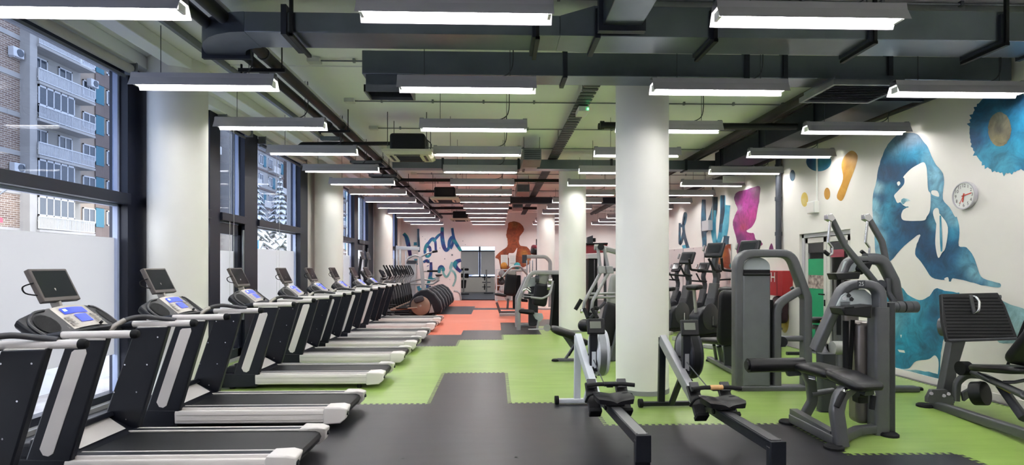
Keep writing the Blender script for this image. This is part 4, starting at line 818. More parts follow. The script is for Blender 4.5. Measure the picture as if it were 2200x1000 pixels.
# balcony stack
t = house('apartment block with stacked railed balconies beside the brick gable', BX - .4, 41.0, 47.4, 19.6, 'render_grey', 6)
for k in range(-1, 6):
    z = 4.35 + 2.7 * k if k >= 0 else 1.65; o = new('balcony_slab', MB().box(BX - .4, BX + .9, 41.6, 47.3, z - .18, z), 'concrete_facade', t, smooth=False)
    new('rail', MB().box(BX + .82, BX + .9, 41.6, 47.3, z + .92, z + 1.0).box(BX + .82, BX + .88, 41.6, 47.3, z + .08, z + .13), 'sash_white', o, smooth=False)
    bl = MB()
    for q in range(44): bl.box(BX + .83, BX + .87, 41.65 + q * .129, 41.70 + q * .129, z + .05, z + .95)
    b_ = new('balusters', bl, 'sash_white', o, smooth=False); b_['kind'] = 'stuff'
    if k in (0, 2, 4): new('parapet_panel', MB().box(BX + .78, BX + .82, 41.6, 44.6, z + .05, z + .92), 'balcony_panel', o, smooth=False)
    new('side_wall', MB().box(BX - .4, BX + .7, 41.0, 41.65, z - .1, z + 2.6), 'concrete_facade', o, smooth=False)
    if k < 5:
        hwin(t, BX - .38, 42.0, 43.9, z + .7, z + 2.25, n=3); hwin(t, BX - .38, 45.0, 46.4, z + .15, z + 2.25, n=2)
        if k in (0, 1, 3): 
            f = new('loggia_glazing', MB().box(BX + .7, BX + .78, 41.7, 45.2, z + 1.0, z + 1.12).box(BX + .7, BX + .78, 41.7, 45.2, z + 2.35, z + 2.5), 'sash_white', t, smooth=False)
            for q in range(6): new('post', MB().box(BX + .7, BX + .78, 41.7 + q * .68, 41.78 + q * .68, z + 1, z + 2.5), 'sash_white', f, smooth=False)
            for q in range(5): new('pane', MB().box(BX + .73, BX + .75, 41.8 + q * .68, 42.36 + q * .68, z + 1.1, z + 2.36), 'house_glass', f, smooth=False)
# panelled block with teal shutters
t = house('brown panelled apartment block with teal shutters past the balconies', BX - .8, 47.4, 53.5, 18.4, 'panel_tan', 6)
for k in range(-1, 6):
    z = 4.35 + 2.7 * k; new('panel', MB().box(BX - .8, BX - .7, 49.6, 53.5, z - .25, z + 1.0), 'panel_brown', t, smooth=False)
    hwin(t, BX - .76, 48.1, 49.6, z + .95, z + 2.3, shutter=1.0); hwin(t, BX - .76, 51.0, 52.4, z + .95, z + 2.3, shutter=.9)
ac(48.9, 17.0, BX - .66, 'white outdoor air conditioner on the teal shuttered block')
# long block seen through the farther windows
for q, (y0, y1, top, m, lb) in enumerate(((56, 74, 21, 'panel_tan', 'tan apartment block seen through the entrance bay'), (75, 92, 24, 'concrete_facade', 'grey concrete apartment block behind the snowy trees'), (94, 125, 22, 'panel_brown', 'dark brown apartment block far down the street'))):
    x = -36 + q * 1.5; t = house(lb, x, y0, y1, top, m, 7)
    for k in range(7):
        z = 2.0 + 2.8 * k
        new('string_course', MB().box(x, x + .12, y0, y1, z - .2, z + .1), 'panel_brown' if q != 2 else 'concrete_facade', t, smooth=False)
        n = int((y1 - y0) / 3.4)
        for j in range(n):
            yy = y0 + .8 + j * 3.4; hwin(t, x + .02, yy, yy + 1.5, z + .7, z + 2.1, shutter=.9 if (j + k) % 2 else None)
            if (j + k + q) % 3 == 0: 
                o = new('balcony', MB().box(x, x + 1.0, yy - .3, yy + 2.2, z - .05, z + .1).box(x + .94, x + 1, yy - .3, yy + 2.2, z + .1, z + .95), 'balcony_panel', t, smooth=False)
# snowy conifers
def conifer(x, y, h, lb):
    t = thing('snowy_conifer', lb, 'tree', (x, y, -.14), 'snowy conifers'); new('trunk', MB().cyl((x, y, -.14), (x, y, h), .14, 8, .03), 'panel_brown', t)
    g = MB(); s = MB(); r = random.Random(int(h * 100))
    for lv in range(22):
        u = lv / 21; z = h * (.1 + .88 * u); R = h * .26 * (1 - u) + .12; n = 11
        for k in range(n):
            a = 2 * math.pi * (k + r.random()) / n; d = Vector((math.cos(a), math.sin(a), 0)); L_ = R * r.uniform(.75, 1.1); sd = Vector((-d.y, d.x, 0)); b0 = Vector((x, y, z)); tip = b0 + d * L_ + Vector((0, 0, -L_ * .45)); mid = b0 + d * L_ * .55 + Vector((0, 0, -L_ * .1)); w_ = L_ * .3
            for (mbx, dz, kk) in ((g, 0, 1), (s, .07, .8)):
                o = Vector((0, 0, dz)); mbx.add([b0 + o, mid + sd * w_ * kk + o, tip + o, mid - sd * w_ * kk + o, mid + Vector((0, 0, .1 + dz))], [(0, 1, 4), (1, 2, 4), (2, 3, 4), (3, 0, 4)])
    f = new('foliage', g, mat('fir_green', '#66706f', .9), t, smooth=False); f['kind'] = 'stuff'; f = new('snow_cover', s, 'snow', t, smooth=False); f['kind'] = 'stuff'
conifer(-15.5, 36.5, 7.6, 'tall snowy fir behind the parking sign'); conifer(-17.5, 46, 9, 'second snowy fir farther along the street'); conifer(-13.5, 40, 5.2, 'short snow laden fir beside the taller one'); conifer(-17, 33, 5.4, 'snowy fir seen above the entrance door')
# signs
sp = thing('parking_sign', 'blue square parking sign with a white P', 'sign', (-14.2, 33.5, -.14)); new('post', MB().cyl((-14.2, 33.5, -.14), (-14.2, 33.5, 3.25), .04, 8), 'galv', sp)
new('plate', MB().box(-14.45, -13.95, 33.4, 33.44, 2.7, 3.2), mat('sign_blue', '#3d86bd', .5), sp, bevel=.01); new('letter', text_mb('P', .5, lambda u, v: (-14.2 + u, 33.39, 2.95 + v)), 'sash_white', sp, smooth=False)
sg = thing('street_sign', 'white and pink advertising sign on a post with forked arms', 'sign', (-27.2, 31.2, -.14)); new('post', MB().cyl((-27.2, 31.2, -.14), (-27.2, 31.2, 5.6), .06, 8).tube([(-27.5, 30.9, 5.9), (-27.2, 31.2, 5.4), (-26.9, 31.6, 5.9)], .05, 6), 'galv', sg)
new('board', MB().obox((-27.15, 31.15, 4.2), (.06, 1.5, .62), rz=.5), 'sash_white', sg); new('band', MB().obox((-27.15, 31.15, 3.72), (.06, 1.5, .34), rz=.5), mat('sign_pink', '#d0405c', .6), sg); new('lozenge', MB().obox((-27.1, 31.4, 4.2), (.06, .85, .26), rz=.5), 'sign_pink', sg)
# ================================================================== strength machines (right side)
mat('machine_grey', '#5f6064', .38, metal=.45, var=.05, scale=8); mat('machine_dark', '#3a3c42', .45, metal=.3); mat('shroud_grey', '#63666a', .5, metal=.2, var=.06, scale=5); mat('plate_pale', '#a7b0b2', .4, var=.06, scale=10)
mat('leather_black', '#0c0c11', .36, bump=.05, bscale=180, spec=.4); mat('leather_grey', '#8f908c', .5, bump=.05, bscale=180); mat('pin_yellow', '#d2a12c', .45); mat('grip_foam', '#0c0d10', .8, bump=.1, bscale=200)
def W(p): return aY(*p)
def frm(par, name, pts, w_, h_, m='machine_grey', fil=.1, up=(0, 1, 0), r=.02): return new(name, MB().sweep([W(p) for p in pts], w_, h_, up, r=r, fil=fil), m, par)
def tb(par, name, pts, r, m='machine_grey', fil=.06, n=10): return new(name, MB().tube([W(p) for p in pts], r, n, fil=fil), m, par)
def pad(par, name, a, b, w_, h_, m='leather_black', up=(0, 0, 1), ends=.1): return new(name, MB().pad([W(a), W(b)], w_, h_, up, ends=ends), m, par)
def slab(par, name, px, Y, th, m, bevel=.008):     # outline in a plane of constant depth, with thickness
    b = MB(); P = [aY(x, y, Y) for x, y in px]; b.prism([(p.x, p.z) for p in P], 'y', Y, Y + th); return new(name, b, m, par, bevel=bevel)
def cylp(par, name, a, b, r, m, n=16): return new(name, MB().cyl(W(a), W(b), r, n), m, par)
def foot(par, p, r=.06, h=.035, m='rubber_black'): p = Vector(p); return new('rubber_foot', MB().lathe([(r, 0), (r, h * .6), (r * .8, h)], 14, (p.x, p.y, 0)), m, par)

# --- tower with seat behind it
t = thing('chest_machine', 'grey weight stack machine with a tall rounded shroud beside the big column', 'gym machine', (3.7, 7.4, 0)); Y = 7.35
frm(t, 'tower_frame', [(1584, 838, Y), (1584, 545, Y), (1697, 545, Y), (1731, 640, Y), (1731, 838, Y)], .105, .15, fil=.2)
frm(t, 'inner_tube', [(1668, 832, Y), (1668, 655, Y), (1722, 622, Y)], .10, .10, fil=.22)
frm(t, 'cross_tube', [(1672, 728, Y), (1730, 728, Y)], .075, .07)
frm(t, 'base_tube', [(1580, 834, Y), (1740, 834, Y)], .08, .16)
new('stack_shroud', MB().prism([(p.x, p.z) for p in [aY(x, y, 7.3) for x, y in ((1593, 590), (1654, 590), (1654, 832), (1593, 832))]], 'y', 7.27, 7.5), 'shroud_grey', t, bevel=.03, seg=3)
arc = [(1597, 582)] + [(1626 - 29 * math.cos(math.radians(a)), 575 - 22 * math.sin(math.radians(a))) for a in range(0, 181, 15)] + [(1655, 582)]
slab(t, 'head_plate', arc, 7.36, .05, 'plate_pale'); slab(t, 'head_gap', [(1594, 580), (1655, 580), (1655, 594), (1594, 594)], 7.29, .1, 'rubber_black')
cylp(t, 'guide_roller', (1597, 590, 7.27), (1654, 590, 7.27), .02, 'black_plastic')
frm(t, 'press_lever', [(1700, 618, 8.0), (1722, 640, 8.0), (1727, 760, 8.0)], .05, .05, 'machine_dark'); frm(t, 'lever_base', [(1690, 760, 8.0), (1727, 760, 8.0)], .05, .05, 'machine_dark')
cylp(t, 'pulley', (1680, 735, 7.30), (1680, 735, 7.4), .07, 'rubber_black'); slab(t, 'weight_edge', [(1655, 645), (1662, 645), (1662, 830), (1655, 830)], 7.36, .08, 'rubber_black')
pad(t, 'seat', (1522, 730, 9.2), (1572, 735, 8.6), .42, .09, ends=.14); new('backrest', MB().pad([aY(1563, 742, 8.55), aY(1568, 625, 8.5)], .34, .11, (0, 1, 0), ends=.12), 'leather_black', t)
frm(t, 'seat_post', [(1545, 745, 9.0), (1552, 782, 9.1)], .08, .06); frm(t, 'seat_post', [(1534, 742, 9.1), (1540, 780, 9.35)], .05, .05); slab(t, 'seat_gusset', [(1555, 745), (1585, 740), (1585, 800), (1558, 795)], 8.7, .05, 'machine_dark')
new('base_rail', MB().sweep([(3.72, 9.6, .05), (3.63, 8.4, .05), (3.6, 7.4, .05)], .09, .07), 'machine_grey', t)
for p in ((3.25, 7.33, 0), (4.2, 7.38, 0), (3.72, 9.6, 0)): foot(t, p)

# --- prone leg curl machine, number 25
t = thing('leg_curl_machine', 'grey leg curl machine with a black padded bench and number 25', 'gym machine', (3.4, 5.4, 0)); Y = 5.5
frm(t, 'tower_frame', [(1889, 700, 5.4), (1889, 611, 5.4), (1815, 611, 5.5), (1752, 752, 5.65)], .085, .13, fil=.17); frm(t, 'tower_upright', [(1887, 938, 5.4), (1887, 660, 5.4)], .15, .15, r=.03)
frm(t, 'side_leg', [(1905, 935, 5.5), (1905, 650, 5.5)], .08, .16, 'machine_dark')
slab(t, 'instruction_plate', [(1822, 622), (1858, 622), (1872, 634), (1877, 662), (1797, 662), (1808, 636)], 5.45, .03, 'plate_pale')
for k, (dx, dy) in enumerate(((0, 0), (9, -6), (15, 2))):
    slab(t, 'figure_print', [(1810 + dx, 640 + dy), (1815 + dx, 636 + dy), (1820 + dx, 641 + dy), (1817 + dx, 646 + dy), (1811 + dx, 645 + dy)], 5.446, .004, 'label_dark' if k else 'sash_white', 0)
for q in range(5): slab(t, 'print_line', [(1806, 649 + q * 2.4), (1826, 649 + q * 2.4), (1826, 650 + q * 2.4), (1806, 650 + q * 2.4)], 5.446, .004, 'label_dark', 0)
slab(t, 'number_plate', [(1843, 603), (1859, 603), (1859, 619), (1843, 619)], 5.315, .01, 'machine_dark', .002); pc = aY(1851, 611, 5.31)
new('number', text_mb('25', .055, lambda u, v: (pc.x + u, 5.312, pc.z + v)), 'sash_white', t, smooth=False)
tr = MB(); P = [aY(x, y, 5.3) for x, y in ((1806, 662), (1872, 655), (1870, 684), (1812, 678))]; tr.prism([(p.x, p.z) for p in P], 'y', 5.28, 5.5); new('bottle_tray', tr, 'black_plastic', t, bevel=.012)
slab(t, 'tray_recess', [(1815, 661), (1835, 659), (1835, 663), (1815, 665)], 5.278, .004, 'rubber_black', 0)
a_, b_ = aY(1853, 690, 5.55), aY(1853, 925, 5.55); new('stack_shroud', MB().box(a_.x - .085, a_.x + .085, 5.48, 5.68, .06, a_.z), mat('shroud_shine', '#7d7775', .3, metal=.7), t, bevel=.06, seg=4)
frm(t, 'guide_rod', [(1817, 690, 5.52), (1817, 800, 5.52)], .05, .05, 'rubber_black'); frm(t, 'guide_rod', [(1832, 688, 5.56), (1823, 850, 5.56)], .04, .04, 'rubber_black')
frm(t, 'rear_post', [(1775, 760, 6.25), (1775, 882, 6.25)], .17, .12, 'machine_dark'); frm(t, 'rear_foot', [(1757, 888, 6.25), (1800, 888, 6.25)], .05, .12)
new('base_tube', MB().sweep([(3.1, 5.72, .07), (3.12, 5.0, .06)], .10, .09), 'machine_grey', t); new('base_tube', MB().sweep([(3.14, 5.02, .06), (3.5, 5.3, .06), (3.8, 5.4, .06)], .08, .08, fil=.1), 'machine_grey', t)
new('base_gusset', MB().add([(3.06, 5.72, .17), (3.14, 5.72, .17), (3.16, 5.05, .13), (3.08, 5.05, .13), (3.06, 5.72, .1), (3.14, 5.72, .1), (3.16, 5.05, .08), (3.08, 5.05, .08)], [(0,1,2,3),(4,7,6,5),(0,4,5,1),(1,5,6,2),(2,6,7,3),(3,7,4,0)]), 'machine_grey', t)
frm(t, 'leg', [(1722, 906, 5.75), (1746, 862, 5.7), (1742, 822, 5.65), (1728, 792, 5.6)], .10, .07, fil=.12); frm(t, 'leg', [(1808, 960, 4.98), (1797, 885, 5.0), (1804, 852, 5.02), (1838, 822, 5.05)], .12, .08, fil=.12)
frm(t, 'cross_tube', [(1742, 848, 5.66), (1790, 840, 5.7)], .06, .06)
pad(t, 'hip_pad', (1728, 786, 5.68), (1806, 806, 5.22), .34, .085, ends=.08); pad(t, 'chest_pad', (1796, 800, 5.26), (1876, 836, 4.86), .34, .085, ends=.12)
new('pad_frame', MB().sweep([aY(1745, 800, 5.6), aY(1800, 818, 5.25), aY(1868, 846, 4.95)], .12, .04), 'machine_dark', t)
cylp(t, 'ankle_roller', (1607, 786, 5.66), (1725, 784, 5.66), .073, 'leather_black', 20); cylp(t, 'roller_cap', (1603, 786, 5.66), (1608, 786, 5.66), .05, 'black_plastic'); slab(t, 'roller_bracket', [(1690, 798), (1725, 792), (1722, 808), (1695, 810)], 5.62, .05, 'machine_dark')
for gx in (0, 1):
    g = [(1838, 833, 5.02), (1815, 838, 4.98), (1797, 875, 4.95)] if gx == 0 else [(1870, 832, 5.0), (1877, 845, 5.0), (1873, 880, 5.0)]
    tb(t, 'hand_grip', g, .016, 'chrome', .05); tb(t, 'grip_sleeve', [tuple(Vector(g[1]).lerp(Vector(g[2]), .15)), g[2]], .025, 'grip_foam')
cylp(t, 'adjust_knob', (1842, 845, 5.1), (1858, 846, 5.1), .04, 'black_plastic'); slab(t, 'adjust_block', [(1843, 820), (1866, 820), (1866, 868), (1845, 868)], 5.1, .1, 'black_plastic')
for q in range(3): cylp(t, 'cam_bolt', (1738, 806 + q * 4, 5.55), (1752, 809 + q * 4, 5.5), .014, 'chrome', 8)
for p in ((3.07, 5.78, 0), (3.06, 4.96, 0), (3.83, 5.32, 0)): foot(t, p, .085)

# --- pull-over / lat machine behind
t = thing('lat_pull_machine', 'lat pull machine with two raised arms before the blue mural', 'gym machine', (4.7, 7.2, 0)); Y = 7.2
frm(t, 'tower_frame', [(1800, 812, Y), (1803, 600, Y), (1822, 557, Y), (1870, 557, Y)], .075, .14, fil=.15)
frm(t, 'shoulder_arm', [(1858, 557, Y), (1893, 557, Y), (1918, 605, Y), (1926, 648, Y)], .15, .14, fil=.2, r=.05)
slab(t, 'instruction_plate', [(1815, 562), (1848, 560), (1846, 574), (1838, 584), (1808, 586)], 7.15, .03, 'plate_pale'); slab(t, 'bottle_tray', [(1795, 588), (1850, 585), (1846, 600), (1800, 602)], 7.0, .2, 'black_plastic')
frm(t, 'stack_guide', [(1802, 600, 7.1), (1802, 720, 7.1)], .05, .05, 'rubber_black'); slab(t, 'stack_shroud', [(1815, 602), (1848, 602), (1848, 820), (1815, 820)], 7.1, .25, 'shroud_shine', .04)
slab(t, 'cam_cover', [(1848, 563), (1878, 563), (1870, 580), (1852, 592), (1842, 580)], 7.1, .12, 'black_plastic', .02)
for dx, arm in ((0, [(1786, 470, 6.9), (1816, 530, 6.95), (1868, 592, 7.05), (1898, 630, 7.1)]), (80, [(1866, 470, 7.3), (1895, 520, 7.3), (1903, 560, 7.3), (1905, 600, 7.3)])):
    a_ = frm(t, 'press_arm', arm, .075, .06, fil=.15); yd = arm[0][2] - .02; hx = 1784 + dx
    slab(a_, 'arm_head', [(hx - 6, 461), (hx + 4, 459), (hx + 12, 470), (hx + 4, 477), (hx - 6, 472)], yd - .03, .08, 'chrome', .006)
    tb(a_, 'drop_rod', [(hx, 472, yd), (hx - 5, 522, yd)], .018, 'chrome'); tb(a_, 'handle_loop', [(hx - 5, 520, yd), (hx + 4, 532, yd), (hx + 4, 546, yd), (hx - 4, 550, yd), (hx - 14, 541, yd)], .014, 'chrome', .03)
    cylp(a_, 'hand_grip', (hx - 14, 540, yd), (hx - 4, 548, yd), .024, 'grip_foam', 12)
frm(t, 'counter_lever', [(1908, 600, 7.15), (1908, 630, 7.1), (1925, 655, 7.05)], .07, .05, 'machine_dark')
for a, b in ((1911, 1924), (1925, 1938), (1941, 1954), (1955, 1968)): cylp(t, 'counterweight', (a, 660, 7.05), (b, 660, 7.05), .075, 'machine_grey', 20)
cylp(t, 'weight_axle', (1905, 660, 7.05), (1972, 660, 7.05), .02, 'chrome')
cylp(t, 'pivot', (1893, 612, 7.0), (1893, 612, 7.3), .06, 'machine_dark')
frm(t, 'base_tube', [(1795, 836, Y), (1968, 836, Y)], .07, .14); frm(t, 'seat_lever', [(1752, 728, 6.7), (1765, 752, 6.6), (1792, 800, 6.5)], .10, .08, fil=.1); cylp(t, 'thigh_roller', (1788, 748, 6.55), (1815, 748, 6.55), .08, 'leather_grey', 18)
slab(t, 'lever_sticker', [(1757, 735), (1766, 741), (1762, 748), (1754, 741)], 6.62, .01, 'pin_yellow', 0); pad(t, 'seat', (1742, 688, 8.0), (1778, 688, 7.6), .35, .09); frm(t, 'seat_rail', [(1742, 702, 8), (1790, 708, 7.4)], .06, .06); cylp(t, 'adjust_pin', (1764, 692, 7.55), (1771, 689, 7.55), .022, 'pin_yellow', 10)
frm(t, 'seat_post', [(1762, 705, 7.7), (1765, 800, 7.6)], .10, .10, 'machine_dark')
for p in ((5.65, 7.3, 0), (4.45, 7.2, 0)): foot(t, p)

# --- leg press
t = thing('leg_press_machine', 'dark leg press with a ribbed black foot plate at the right edge', 'gym machine', (5.5, 6.0, 0))
def tilt(x, y): u = (y - 629) / 105; return aY(x, y, 6.45 - .32 * u)
out = [(2023, 632), (2144, 629), (2160, 656), (2188, 729), (2036, 734), (2026, 690)]
P = [tilt(*p) for p in out]; n_ = Vector((0, .95, -.3)) * .05; b = MB(); b.loft([P, [p + n_ for p in P]]); fp = new('foot_plate', b, 'black_plastic', t, bevel=.008)
for q in range(13):
    y = 641 + q * 7; xl = 2026 + (q * .9); xr = 2150 + q * 2.6 if q > 2 else 2146 + q * 5
    new('rib', MB().sweep([tilt(xl, y), tilt(xr - 3, y)], .016, .012, (0, 1, .3), r=0), 'rubber_black', fp)
frm(fp, 'plate_lip', [(2036, 733, 6.1), (2188, 728, 6.1)], .03, .05, 'machine_dark')
tb(fp, 'pull_handle', [(2086, 637, 6.36), (2098, 639, 6.28), (2104, 650, 6.26), (2103, 668, 6.24), (2094, 674, 6.28)], .014, 'chrome', .05); slab(fp, 'handle_plate', [(2083, 634), (2090, 634), (2098, 676), (2091, 676)], 6.30, .015, 'machine_grey', .002)
frm(t, 'side_rail', [(2005, 872, 6.4), (2040, 880, 6.15), (2200, 932, 5.1), (2400, 1000, 4.2)], .09, .1, up=(0, 0, 1), fil=0); frm(t, 'side_rail', [(2150, 862, 6.9), (2350, 905, 5.9)], .09, .09, up=(0, 0, 1))
slab(t, 'foot_bracket', [(1993, 855), (2002, 838), (2035, 838), (2050, 856), (2050, 872), (1993, 866)], 6.32, .05, 'machine_grey', .006); 
for bx, by in ((2001, 846), (2028, 851), (2038, 847)): cylp(t, 'bolt', (bx, by, 6.31), (bx, by, 6.33), .02, 'chrome', 10)
slab(t, 'front_upright', [(2045, 736), (2076, 733), (2068, 760), (2056, 800), (2052, 868), (2024, 846), (2035, 790)], 6.45, .1, 'machine_grey', .01)
frm(t, 'arch_tube', [(2053, 862, 6.35), (2056, 822, 6.35), (2075, 806, 6.3), (2110, 808, 6.2), (2200, 850, 5.6)], .07, .07, fil=.12); slab(t, 'brace', [(2068, 845), (2112, 820), (2120, 830), (2072, 864)], 6.3, .04, 'machine_grey')
cylp(t, 'cable_pulley', (2062, 792, 6.25), (2080, 792, 6.25), .08, 'rubber_black', 20); cylp(t, 'drum', (2092, 846, 6.1), (2118, 846, 6.0), .13, 'black_plastic', 22); cylp(t, 'weight_disc', (2022, 703, 6.55), (2034, 703, 6.5), .11, 'machine_grey', 22)
frm(t, 'rear_post', [(2142, 720, 6.85), (2142, 868, 6.85)], .16, .12, 'machine_dark'); slab(t, 'rear_foot', [(2128, 868), (2175, 884), (2172, 892), (2128, 880)], 6.8, .1, 'machine_grey')
frm(t, 'tower_frame', [(2142, 660, 6.7), (2172, 610, 6.6), (2196, 555, 6.55), (2225, 538, 6.5), (2300, 540, 6.4)], .14, .12, fil=.15); frm(t, 'tower_strut', [(2160, 625, 6.62), (2230, 660, 6.4)], .12, .1, 'machine_dark')
slab(t, 'instruction_plate', [(2186, 586), (2196, 566), (2260, 560), (2260, 588)], 6.5, .02, 'plate_pale'); frm(t, 'stay_rod', [(2165, 785, 6.2), (2203, 690, 6.0)], .03, .03, 'rubber_black')
pad(t, 'seat', (2112, 790, 6.1), (2230, 798, 5.4), .42, .08, ends=.15); pad(t, 'backrest', (2195, 785, 5.5), (2280, 680, 5.2), .42, .09, up=(0, 1, 0))
frm(t, 'seat_rail', [(2088, 800, 6.2), (2200, 850, 5.5), (2300, 890, 5.1)], .09, .06); frm(t, 'seat_post', [(2150, 830, 6), (2200, 900, 5.6)], .08, .08, 'machine_dark')
tb(t, 'release_lever', [(2100, 802, 6.0), (2112, 810, 5.95), (2145, 828, 5.85)], .016, 'machine_grey'); tb(t, 'lever_grip', [(2143, 826, 5.86), (2174, 842, 5.76)], .028, 'pin_yellow'); tb(t, 'release_lever', [(2155, 822, 5.75), (2180, 822, 5.7), (2230, 812, 5.6)], .018)
tb(t, 'cable', [(2080, 783, 6.25), (2112, 785, 6.2)], .005, 'cable')
for p in ((5.05, 6.42, 0), (5.75, 6.9, 0)): foot(t, p, .09)

# ================================================================== rowing machines
def rower(lb, loc, rz, frame, rail_top, grip, cage, disc):
    t = thing('rowing_machine', lb, 'rowing machine', loc, 'rowing machines', local=True, rz=rz)
    new('rear_leg', MB().prism([(-.06, 0), (.06, 0), (.06, .30), (-.06, .30)], 'y', .0, .05).box(-.05, .05, .05, .07, .02, .3), 'tm_black', t, bevel=.006); new('rear_foot', MB().box(-.2, .2, -.02, .06, 0, .03), 'rubber_black', t, bevel=.008)
    new('rail', MB().prism([(-.055, .345), (.055, .345), (.055, .33), (.045, .325), (.045, .255), (-.045, .255), (-.045, .325), (-.055, .33)], 'y', -.01, 1.42), 'tm_black', t, bevel=.003)
    new('rail_top', MB().box(-.042, .042, .02, 1.40, .344, .350), rail_top, t); new('rail_end', MB().box(-.06, .06, -.022, .0, .14, .35), 'tm_black', t, bevel=.005)
    for sx in (-.04, .04): new('rail_screw', MB().cyl((sx, .03, .349), (sx, .03, .354), .008, 8), 'chrome', t)
    for sx in (-1, 1): new('wheel', MB().cyl((sx * .06, .98, .315), (sx * .075, .98, .315), .025, 10), 'rubber_black', t)
    new('seat_carriage', MB().box(-.09, .09, .86, 1.1, .35, .385), 'tm_black', t, bevel=.01); cr = new('carriage_roller', MB().cyl((-.055, .88, .372), (.055, .88, .372), .02, 12), 'chrome', t)
    s = MB(); rings = []
    for y, k in ((.80, .72), (.815, .9), (.86, 1), (.96, 1), (1.05, .98), (1.09, .9), (1.10, .75)):
        top = []; 
        for i in range(9): u = -1 + i / 4; top.append((u * .18 * k, y, .425 + .016 * abs(u) ** 1.5 - (.012 if y < .83 else 0) - .018 * max(0, 1 - abs(u) * 3) * (1 if y < .9 else .3)))
        rings.append(top + [(.17 * k, y, .385), (-.17 * k, y, .385)])
    new('seat', s.loft(rings), 'leather_black', t)
    new('front_beam', MB().sweep([(-.06, 1.32, .26), (-.085, 2.36, .80)], .075, .12, r=.008), frame, t)
    slots = MB()
    for q in range(6): new('chain_slot', MB().obox((-.045 + .0 * q, 1.62 + q * .07, .475 + q * .0365), (.06, .03, .006), rx=.48), 'rubber_black', t)
    new('chain', MB().cyl((-.03, 1.2, .49), (-.01, 1.95, .67), .006, 6), 'cable', t)
    new('front_post', MB().sweep([(-.085, 2.37, .82), (-.085, 2.41, .04)], .075, .06, r=.005), frame if cage != 'tm_black' else 'tm_black', t); new('front_strut', MB().sweep([(.02, 2.0, .46), (.0, 2.3, .06)], .06, .04, r=.005), frame if cage != 'tm_black' else 'tm_black', t)
    new('front_foot', MB().sweep([(-.34, 2.40, .04), (.30, 2.40, .04)], .06, .05, r=.008), frame if cage != 'tm_black' else 'tm_black', t)
    for sx in (-.34, .30): new('transport_wheel', MB().cyl((sx - .015, 2.40, .05), (sx + .03, 2.40, .05), .05, 14), 'rubber_black', t)
    # flywheel
    cy, cz, R_ = 2.02, .68, .265
    new('flywheel_cage', MB().lathe([(.05, .02), (R_ * .92, .02), (R_, .04), (R_, .15), (R_ * .93, .17), (.05, .17)], 36, (0, cy, cz), 'x'), cage, t)
    new('cage_face', MB().lathe([(.02, -.0), (.12, -.005), (.17, .012), (.17, .021), (.02, .021)], 28, (0, cy - .02, cz + .06), 'x'), disc, t)
    for q in range(3): new('cage_ring', MB().lathe([(.06 + q * .035, -.008), (.072 + q * .035, -.008), (.072 + q * .035, .0), (.06 + q * .035, .0)], 28, (0, cy - .02, cz + .06), 'x'), disc, t)
    new('vent_band', MB().lathe([(R_ + .003, .06), (R_ + .003, .13)], 36, (0, cy, cz), 'x'), 'galv' if cage != 'tm_black' else 'rubber_black', t)
    # monitor arm and monitor
    new('monitor_arm', MB().box(-.055, .03, 1.78, 1.84, .50, .96), 'tm_black', t, bevel=.006); new('arm_window', MB().box(-.035, .01, 1.777, 1.781, .54, .72), frame, t)
    m = new('monitor', MB().obox((.0, 1.74, 1.0), (.19, .05, .17), rx=-.25), 'black_plastic', t, bevel=.012); new('screen', MB().obox((-.01, 1.712, 1.02), (.12, .004, .075), rx=-.25), mat('lcd_grey', '#6f7468', .3), m)
    for q in range(5): new('key', MB().obox((-.055 + q * .028, 1.722, .95), (.016, .006, .012), rx=-.25), 'plate_pale', m)
    # foot boards
    for sx in (-1, 1):
        f = new('foot_board', MB().obox((sx * .15, 1.17, .36), (.12, .03, .34), rx=-.75), 'black_plastic', t, bevel=.01); new('heel_cup', MB().obox((sx * .15, 1.05, .25), (.115, .11, .04), rx=-.75), 'rubber_black', f, bevel=.008)
        new('foot_strap', MB().tube([(sx * .15 - .075, 1.14, .33), (sx * .15 - .05, 1.05, .42), (sx * .15 + .05, 1.05, .42), (sx * .15 + .075, 1.14, .33)], .012, 6, smooth=4), 'rubber_black', f); new('adjuster', MB().obox((sx * .15, 1.22, .49), (.09, .025, .10), rx=-.75), 'tm_grey', f, bevel=.006)
        for q in range(3): new('adjuster_hole', MB().obox((sx * .15 - .02, 1.207 + q * .02, .462 + q * .022), (.012, .006, .01), rx=-.75), 'white_plastic', f)
    new('foot_axle', MB().cyl((-.21, 1.16, .33), (.21, 1.16, .33), .02, 10), 'tm_black', t)
    h = new('handle', MB().tube([(-.235, 1.06, .505), (-.12, 1.075, .515), (.12, 1.075, .515), (.235, 1.06, .505)], .02, 12, fil=.05), 'grip_foam', t); new('handle_centre', MB().cyl((-.06, 1.075, .515), (.06, 1.075, .515), .024, 12), grip, h); new('handle_hook', MB().box(-.03, .03, 1.08, 1.2, .48, .5), 'tm_black', t)
    return t
mat('rower_white', '#c9ced6', .4, var=.03); mat('wood_grip', '#c59a66', .55, var=.08, scale=30); mat('rower_silver', '#9b9ca1', .4, metal=.4); mat('rail_steel', '#9a9b9e', .35, metal=.8); mat('disc_grey', '#8b8c90', .5)
rower('white framed rowing machine in front of the big column', (1.14, 4.28, 0), .03, 'rower_white', 'rail_steel', 'tm_black', 'rower_white', 'rower_white')
rower('black and grey rowing machine with a wooden handle centre', (2.10, 4.10, 0), .028, 'rower_silver', 'tm_grey', 'wood_grip', 'tm_black', 'disc_grey')
